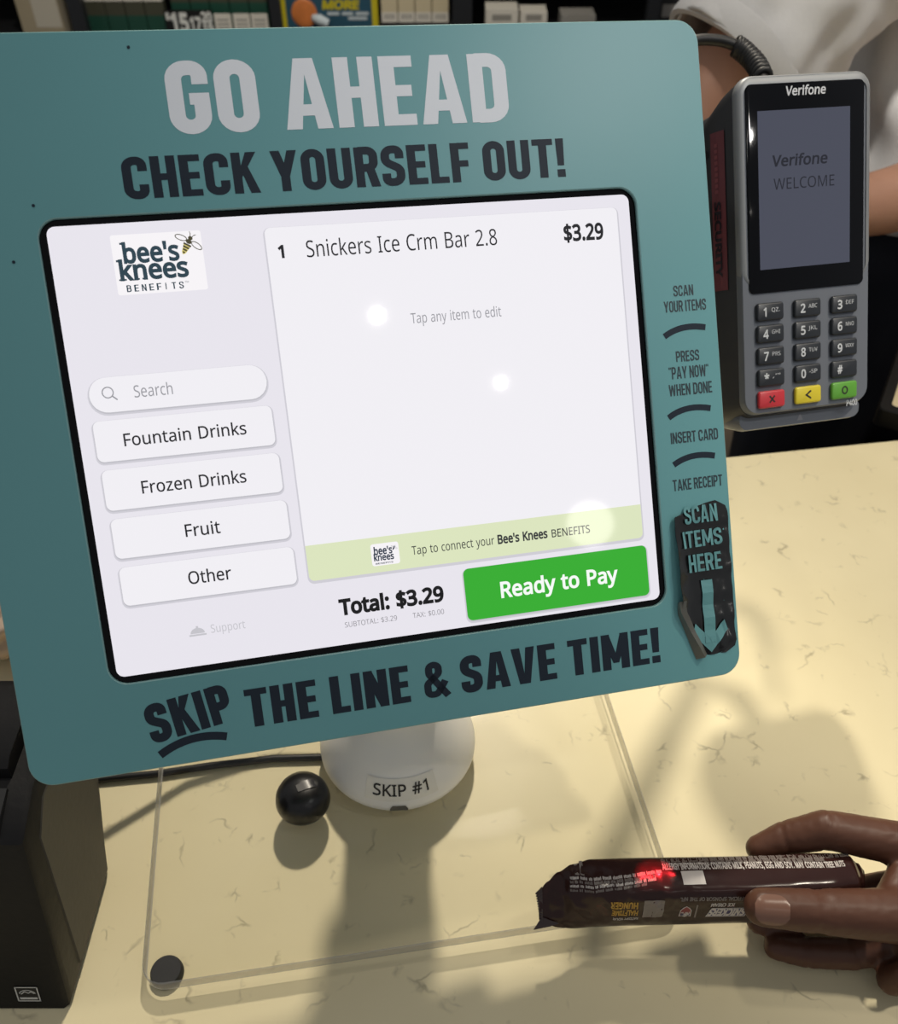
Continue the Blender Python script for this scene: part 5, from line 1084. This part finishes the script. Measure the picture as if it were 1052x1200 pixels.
def folds(c):
    w = Vector((c.x * 6 + c.z * 5, c.y * 6, c.z * 4 - c.x * 7)); return .016 * noise.noise(w * 1.5) + .012 * noise.noise(w * 3.4)
SHIRT = mat('white_cotton', (214, 211, 206), .85, bump=.15, noise_scale=220, noise_amt=.03)
hem_r = rs.lerp(re_, .84); hem_l = ls.lerp(le, .80)
caps = [((.60, 1.12, 1.00), .180, (.62, 1.13, 1.24), .160), ((.62, 1.13, 1.24), .158, (.62, 1.13, 1.36), .15), (rs, .082, ls, .082), (rs, .082, hem_r, .080), (ls, .082, hem_l, .068)]
me = organic(caps, .008, 5)
# cut the rounded ends square at the sleeve hems and the bottom
bm = bmesh.new(); bm.from_mesh(me)
for pco, pno in ((hem_r, (re_ - rs).normalized()), (hem_l, (le - ls).normalized())):
    near = [f for f in bm.faces if (f.calc_center_median() - pco).length < .16]
    g = list({e for f in near for e in f.edges} | {v for f in near for v in f.verts} | set(near))
    bmesh.ops.bisect_plane(bm, geom=g, plane_co=pco, plane_no=pno, clear_outer=True)
bmesh.ops.bisect_plane(bm, geom=list(bm.verts) + list(bm.edges) + list(bm.faces), plane_co=(0, 0, .985), plane_no=(0, 0, -1), clear_outer=True)
bm.to_mesh(me); bm.free()
shirt = skin_object('shirt', me, SHIRT, clk, folds)
sd = shirt.modifiers.new('cloth_thickness', 'SOLIDIFY'); sd.thickness = .004; sd.offset = -1
# stitched sleeve hem
dirn = (re_ - rs).normalized(); n1 = dirn.orthogonal().normalized(); n2 = dirn.cross(n1)
for off, nm in ((.0, 'sleeve_hem'),):
    b = MB(); L_ = []
    for k, (d_, r_) in enumerate(((-.024, .0805), (-.022, .0822), (-.002, .0818), (.002, .0805), (.002, .075), (-.024, .075))):
        L_.append([hem_r + dirn * d_ + (n1 * math.cos(2 * math.pi * j / 40) + n2 * math.sin(2 * math.pi * j / 40)) * (r_ + .002 * math.sin(j * .8)) for j in range(40)])
    b.loft(L_, cap=False); b.build(nm, SHIRT, shirt, root=clk, smooth=60)
NAVY = mat('navy_trousers', (20, 24, 36), .8, noise_amt=.1, noise_scale=60)
caps = [((.53, 1.12, .92), .120, (.53, 1.10, .52), .088), ((.53, 1.10, .52), .088, (.53, 1.12, .07), .066), ((.71, 1.12, .92), .120, (.735, 1.10, .52), .088), ((.735, 1.10, .52), .088, (.735, 1.12, .07), .066), ((.58, 1.12, .96), .125, (.66, 1.12, .96), .125)]
skin_object('trousers', organic(caps, .009, 5), NAVY, clk, lambda c: .005 * noise.noise(c * 14))
for x in (.53, .735):
    me = organic([((x, 1.13, .045), .042, (x, 1.00, .040), .038)], .006, 4); 
    for v in me.vertices: v.co.z = max(v.co.z, .001)
    skin_object('shoe', me, mat('shoe_black', (24, 24, 24), .5), clk)
me = organic([((.62, 1.125, 1.64), .094, (.62, 1.135, 1.68), .096), ((.62, 1.17, 1.58), .07, (.62, 1.15, 1.64), .09)], .008, 4); skin_object('hair', me, mat('dark_hair', (34, 26, 22), .6, bump=.4, noise_scale=150), clk)
for s in (-1, 1):
    b = MB(); b.ball((.62 + s * .032, 1.013, 1.652), .011); b.build('eye', mat('eye_white', (220, 216, 210), .3), clk, smooth=80)
b = MB(); b.tube([(.597, 1.002, 1.572), (.61, .995, 1.570), (.62, .993, 1.571), (.63, .995, 1.570), (.643, 1.002, 1.572)], [.002, .005, .0055, .005, .002]); b.build('mouth', mat('lips', (150, 92, 84), .5), clk, smooth=80)

# ================================================================== TOBACCO SHELF BEHIND
YS = 2.80
def sx(px, y=YS): return at_y(px, 18, y).x
def sz(py, y=YS): return at_y(526, py, y).z
unit = thing('display_shelf', (-.2, 3.1, 0), 'dark back wall display shelving holding packs behind the counter', 'shelf')
b = MB(); b.box(-1.9, 3.40, 0, 1.9, 3.44, 1.6); b.build('back_panel', mat('shelf_back', (40, 38, 38), .7), unit)
SHZ = sz(38)
for z in (.12, SHZ - .022, SHZ + .30, SHZ + .60):
    b = MB(); b.box(-1.9, 2.74, z, 1.9, 3.40, z + .020); b.build('shelf_board', mat('shelf_black', (28, 28, 30)), unit)
for a, c in ((82, 99), (317, 329), (530, 553), (757, 772), (-260, -248), (1160, 1172)):
    b = MB(); b.box(sx(a, 2.74), 2.735, 0, sx(c, 2.74), 2.765, 1.5); b.build('upright', mat('shelf_post', (46, 48, 52), .4, metal=.3), unit)
SB = SHZ - .0017
# packs
def row(src, xs, y, z, labels, cat, group):
    for i, (x, lb) in enumerate(zip(xs, labels)):
        o = src if i == 0 else src.copy()
        if i: COL.objects.link(o)
        o.location = (x, y, z); tag(o, lb, cat, group)
pw = sx(124) - sx(101)
GREEN = mat('pack_green', (34, 76, 62), .4); OLIVE = mat('pack_olive', (72, 72, 58), .5); WHT = mat('pack_white', (222, 216, 204), .5); CREAM = mat('pack_cream', (206, 192, 160), .5)
b = MB(); h1 = sz(2) - SB; w2 = pw * .97 / 2
b.prism(rrect(-w2, -.015, w2, .015, .003, 3), 0, h1 * .55, 0, 0); b.prism(rrect(-w2, -.015, w2, .015, .003, 3), h1 * .55, h1, 0, 1); b.prism(rrect(-w2, -.016, w2, .016, .003, 3), h1, h1 + .035, 0, 2)
g = b.build('tobacco_pack', [GREEN, OLIVE, WHT], None)
row(g, [sx(101) + pw * (i + .5) for i in range(4)], YS + .02, SB, ['green white lidded tobacco pack, leftmost of four beside the shelf post', 'green white lidded tobacco pack, second from the left of four', 'green white lidded tobacco pack, third from the left of four', 'green white lidded tobacco pack, nearest the black price sign'], 'tobacco pack', 'green packs on the back shelf')
b = MB(); h2 = sz(-4) - SB
b.prism(rrect(-w2, -.015, w2, .015, .003, 3), 0, h2 * .75, 0, 0); b.prism(rrect(-w2, -.015, w2, .015, .003, 3), h2 * .75, h2, 0, 1)
g = b.build('tobacco_pack', [GREEN, OLIVE], None)
row(g, [sx(198) + pw * (i + .5) for i in range(5)], YS + .05, SB, ['dark green tobacco pack behind the left end of the price sign', 'dark green tobacco pack behind the right end of the price sign', 'dark green tobacco pack behind the left white price tag', 'dark green tobacco pack behind the middle white price tag', 'dark green tobacco pack behind the right white price tag'], 'tobacco pack', 'dark green packs on the back shelf')
# price sign
x0, x1, z0, z1 = sx(194), sx(250), SB + .001, sz(11)
b = MB(); b.box(x0, YS - .012, z0, x1, YS - .006, z1); ps = b.build('price_sign', mat('sign_black', (18, 18, 18), .5)); tag(ps, 'small black price sign with white figures on the back shelf', 'price sign')
b = MB(Matrix(((1, 0, 0, 0), (0, 0, 1, YS - .0125), (0, 1, 0, 0), (0, 0, 0, 1)))); WN = mat('sign_white', (226, 226, 220), .5)
dx = x1 - x0; dz = z1 - z0
for txt, a, c, e, hgt in (('$', .02, .10, .62, .28), ('15', .10, .48, .12, .74), ('17', .50, .74, .18, .52), ('20', .76, .98, .50, .42), ('19', .76, .98, .06, .36)):
    b.glyphs(txt, x0 + dx * a, z0 + dz * e, x0 + dx * c, dz * hgt, 0, 0, .05)
b.build('price_lettering', WN, ps)
w3 = (sx(292) - sx(271)) * .46; b = MB(); b.box(-w3, -.003, 0, w3, .003, sz(15.5) - SB, 0); z_ = .0
for k in range(3): b.add([(-w3 * .7, -.0032, .012 + k * .010), (w3 * .7, -.0032, .012 + k * .010), (w3 * .7, -.0032, .016 + k * .010), (-w3 * .7, -.0032, .016 + k * .010)], [(0, 1, 2, 3)], 1)
g = b.build('price_tag', [WHT, mat('tag_grey', (150, 146, 138), .6)])
row(g, [sx(261), sx(283), sx(304)], YS - .006, SB, ['white price tag next to the black price sign', 'white price tag in the middle of three', 'white price tag nearest the yellow edged poster'], 'price tag', 'white price tags on the back shelf')
# colourful card
x0, x1, z0, z1 = sx(330), sx(443), SB, sz(-46)
b = MB(); b.box(x0, YS - .006, z0, x1, YS + .010, z1); po_ = b.build('poster_card', mat('poster_blue', (46, 84, 104), .4, noise_amt=.3, noise_scale=9)); tag(po_, 'blue and yellow advertising card with an orange fruit on the back shelf', 'advertisement card')
FX = Matrix(((1, 0, 0, 0), (0, 0, 1, YS - .0066), (0, 1, 0, 0), (0, 0, 0, 1)))
YEL = mat('poster_yellow', (206, 190, 40), .4)
b = MB(FX); b.quad2((x0, z0), (sx(336), z1), 0, 0); b.quad2((sx(436), z0), (x1, z1), 0, 0); b.quad2((sx(336), z0), (sx(436), sz(34)), 0, 1)
b.glyphs('MORE', sx(378), sz(9.5), sx(421), sz(0) - sz(9.5), .0, 0, .05, .12)
for a_, c_, p_ in ((384, 398, 17), (401, 414, 17), (417, 432, 17), (408, 430, 22.5)): b.quad2((sx(a_), sz(p_)), (sx(c_), sz(p_) + .008), 0, 2)
b.build('poster_lettering', [YEL, mat('poster_olive', (120, 118, 60), .5), mat('poster_pale', (190, 200, 204), .5)], po_)
b = MB(); b.ball((sx(357), YS - .006, sz(15)), (sx(372) - sx(342)) / 2, sc=(1, .12, 1)); b.build('fruit_picture', mat('poster_orange', (214, 126, 66), .4, noise_amt=.4, noise_scale=25), po_, smooth=80)
b = MB(); b.tube([(sx(366), YS - .008, sz(19)), (sx(374), YS - .010, sz(22)), (sx(384), YS - .010, sz(27))], [.008, .014, .012], n=10); b.build('drink_picture', mat('poster_pale', (190, 200, 204), .5), po_, smooth=80)
# cream packs
pw2 = (sx(526) - sx(447)) / 4; b = MB(); w4 = pw2 * .48; h4 = sz(-14) - SB
b.prism(rrect(-w4, -.02, w4, .02, .003, 3), 0, h4 * .22, 0, 1); b.prism(rrect(-w4, -.02, w4, .02, .003, 3), h4 * .22, h4, 0, 0)
for k in range(2): b.add([(-w4 * .7, -.0203, h4 * (.08 + .06 * k)), (w4 * .7, -.0203, h4 * (.08 + .06 * k)), (w4 * .7, -.0203, h4 * (.11 + .06 * k)), (-w4 * .7, -.0203, h4 * (.11 + .06 * k))], [(0, 1, 2, 3)], 2)
g = b.build('tobacco_pack', [CREAM, WHT, mat('tag_grey', (150, 146, 138), .6)])
row(g, [sx(447) + pw2 * (i + .5) for i in range(4)], YS, sz(23.5), ['cream tobacco pack beside the yellow edged card', 'cream tobacco pack, second from the yellow edged card', 'cream tobacco pack, third from the yellow edged card', 'cream tobacco pack nearest the dark shelf post'], 'tobacco pack', 'cream packs on the back shelf')
b = MB(); b.box(sx(444), YS - .03, SB, sx(528), YS + .05, sz(23.6)); tag(b.build('pack_riser', mat('shelf_black', (28, 28, 30))), 'low black riser under the four cream tobacco packs', 'riser')
# white cartons right of the post
for a, c, t, lb in ((569, 607, 11.5, 'white carton just right of the dark shelf post'), (610, 641, 15, 'low white carton next to the taller white carton'), (658, 698, 18.5, 'low greyish carton left of the clerk on the back shelf')):
    b = MB(); b.box(sx(a), YS, SB, sx(c), YS + .08, sz(t), 0); xx0, xx1 = sx(a), sx(c)
    b.add([(xx0 + .2 * (xx1 - xx0), YS - .0004, SB + .03), (xx0 + .8 * (xx1 - xx0), YS - .0004, SB + .03), (xx0 + .8 * (xx1 - xx0), YS - .0004, SB + .045), (xx0 + .2 * (xx1 - xx0), YS - .0004, SB + .045)], [(0, 1, 2, 3)], 1)
    tag(b.build('carton', [mat('carton_grey', (150, 146, 140), .6) if a == 658 else WHT, mat('tag_grey', (150, 146, 138), .6)]), lb, 'carton')
for a, c, lb in ((773, 793, 'dark pack with pale front left of the clerk, nearer the post'), (796, 816, 'dark pack with pale front touching the clerk sleeve in view')):
    b = MB(); xx0, xx1 = sx(a), sx(c); b.box(xx0, YS, SB, xx1, YS + .05, sz(-6), 0)
    b.add([(xx0 + .1 * (xx1 - xx0), YS - .0005, sz(20)), (xx1 - .1 * (xx1 - xx0), YS - .0005, sz(20)), (xx1 - .1 * (xx1 - xx0), YS - .0005, sz(5)), (xx0 + .1 * (xx1 - xx0), YS - .0005, sz(5))], [(0, 1, 2, 3)], 1)
    tag(b.build('tobacco_pack', [mat('pack_dark', (36, 36, 38), .5), mat('carton_grey', (150, 146, 140), .6)]), lb, 'tobacco pack')
b = MB(); b.box(sx(22), YS, SB, sx(78), YS + .12, sz(-20), 0); b.add([(sx(40), YS - .0005, sz(32)), (sx(70), YS - .0005, sz(32)), (sx(70), YS - .0005, sz(-2)), (sx(40), YS - .0005, sz(-2))], [(0, 1, 2, 3)], 1)
tag(b.build('carton', [mat('carton_tan', (176, 162, 134), .5), mat('carton_pale', (206, 198, 180), .4)]), 'large tan carton at the far left of the back shelf', 'carton')
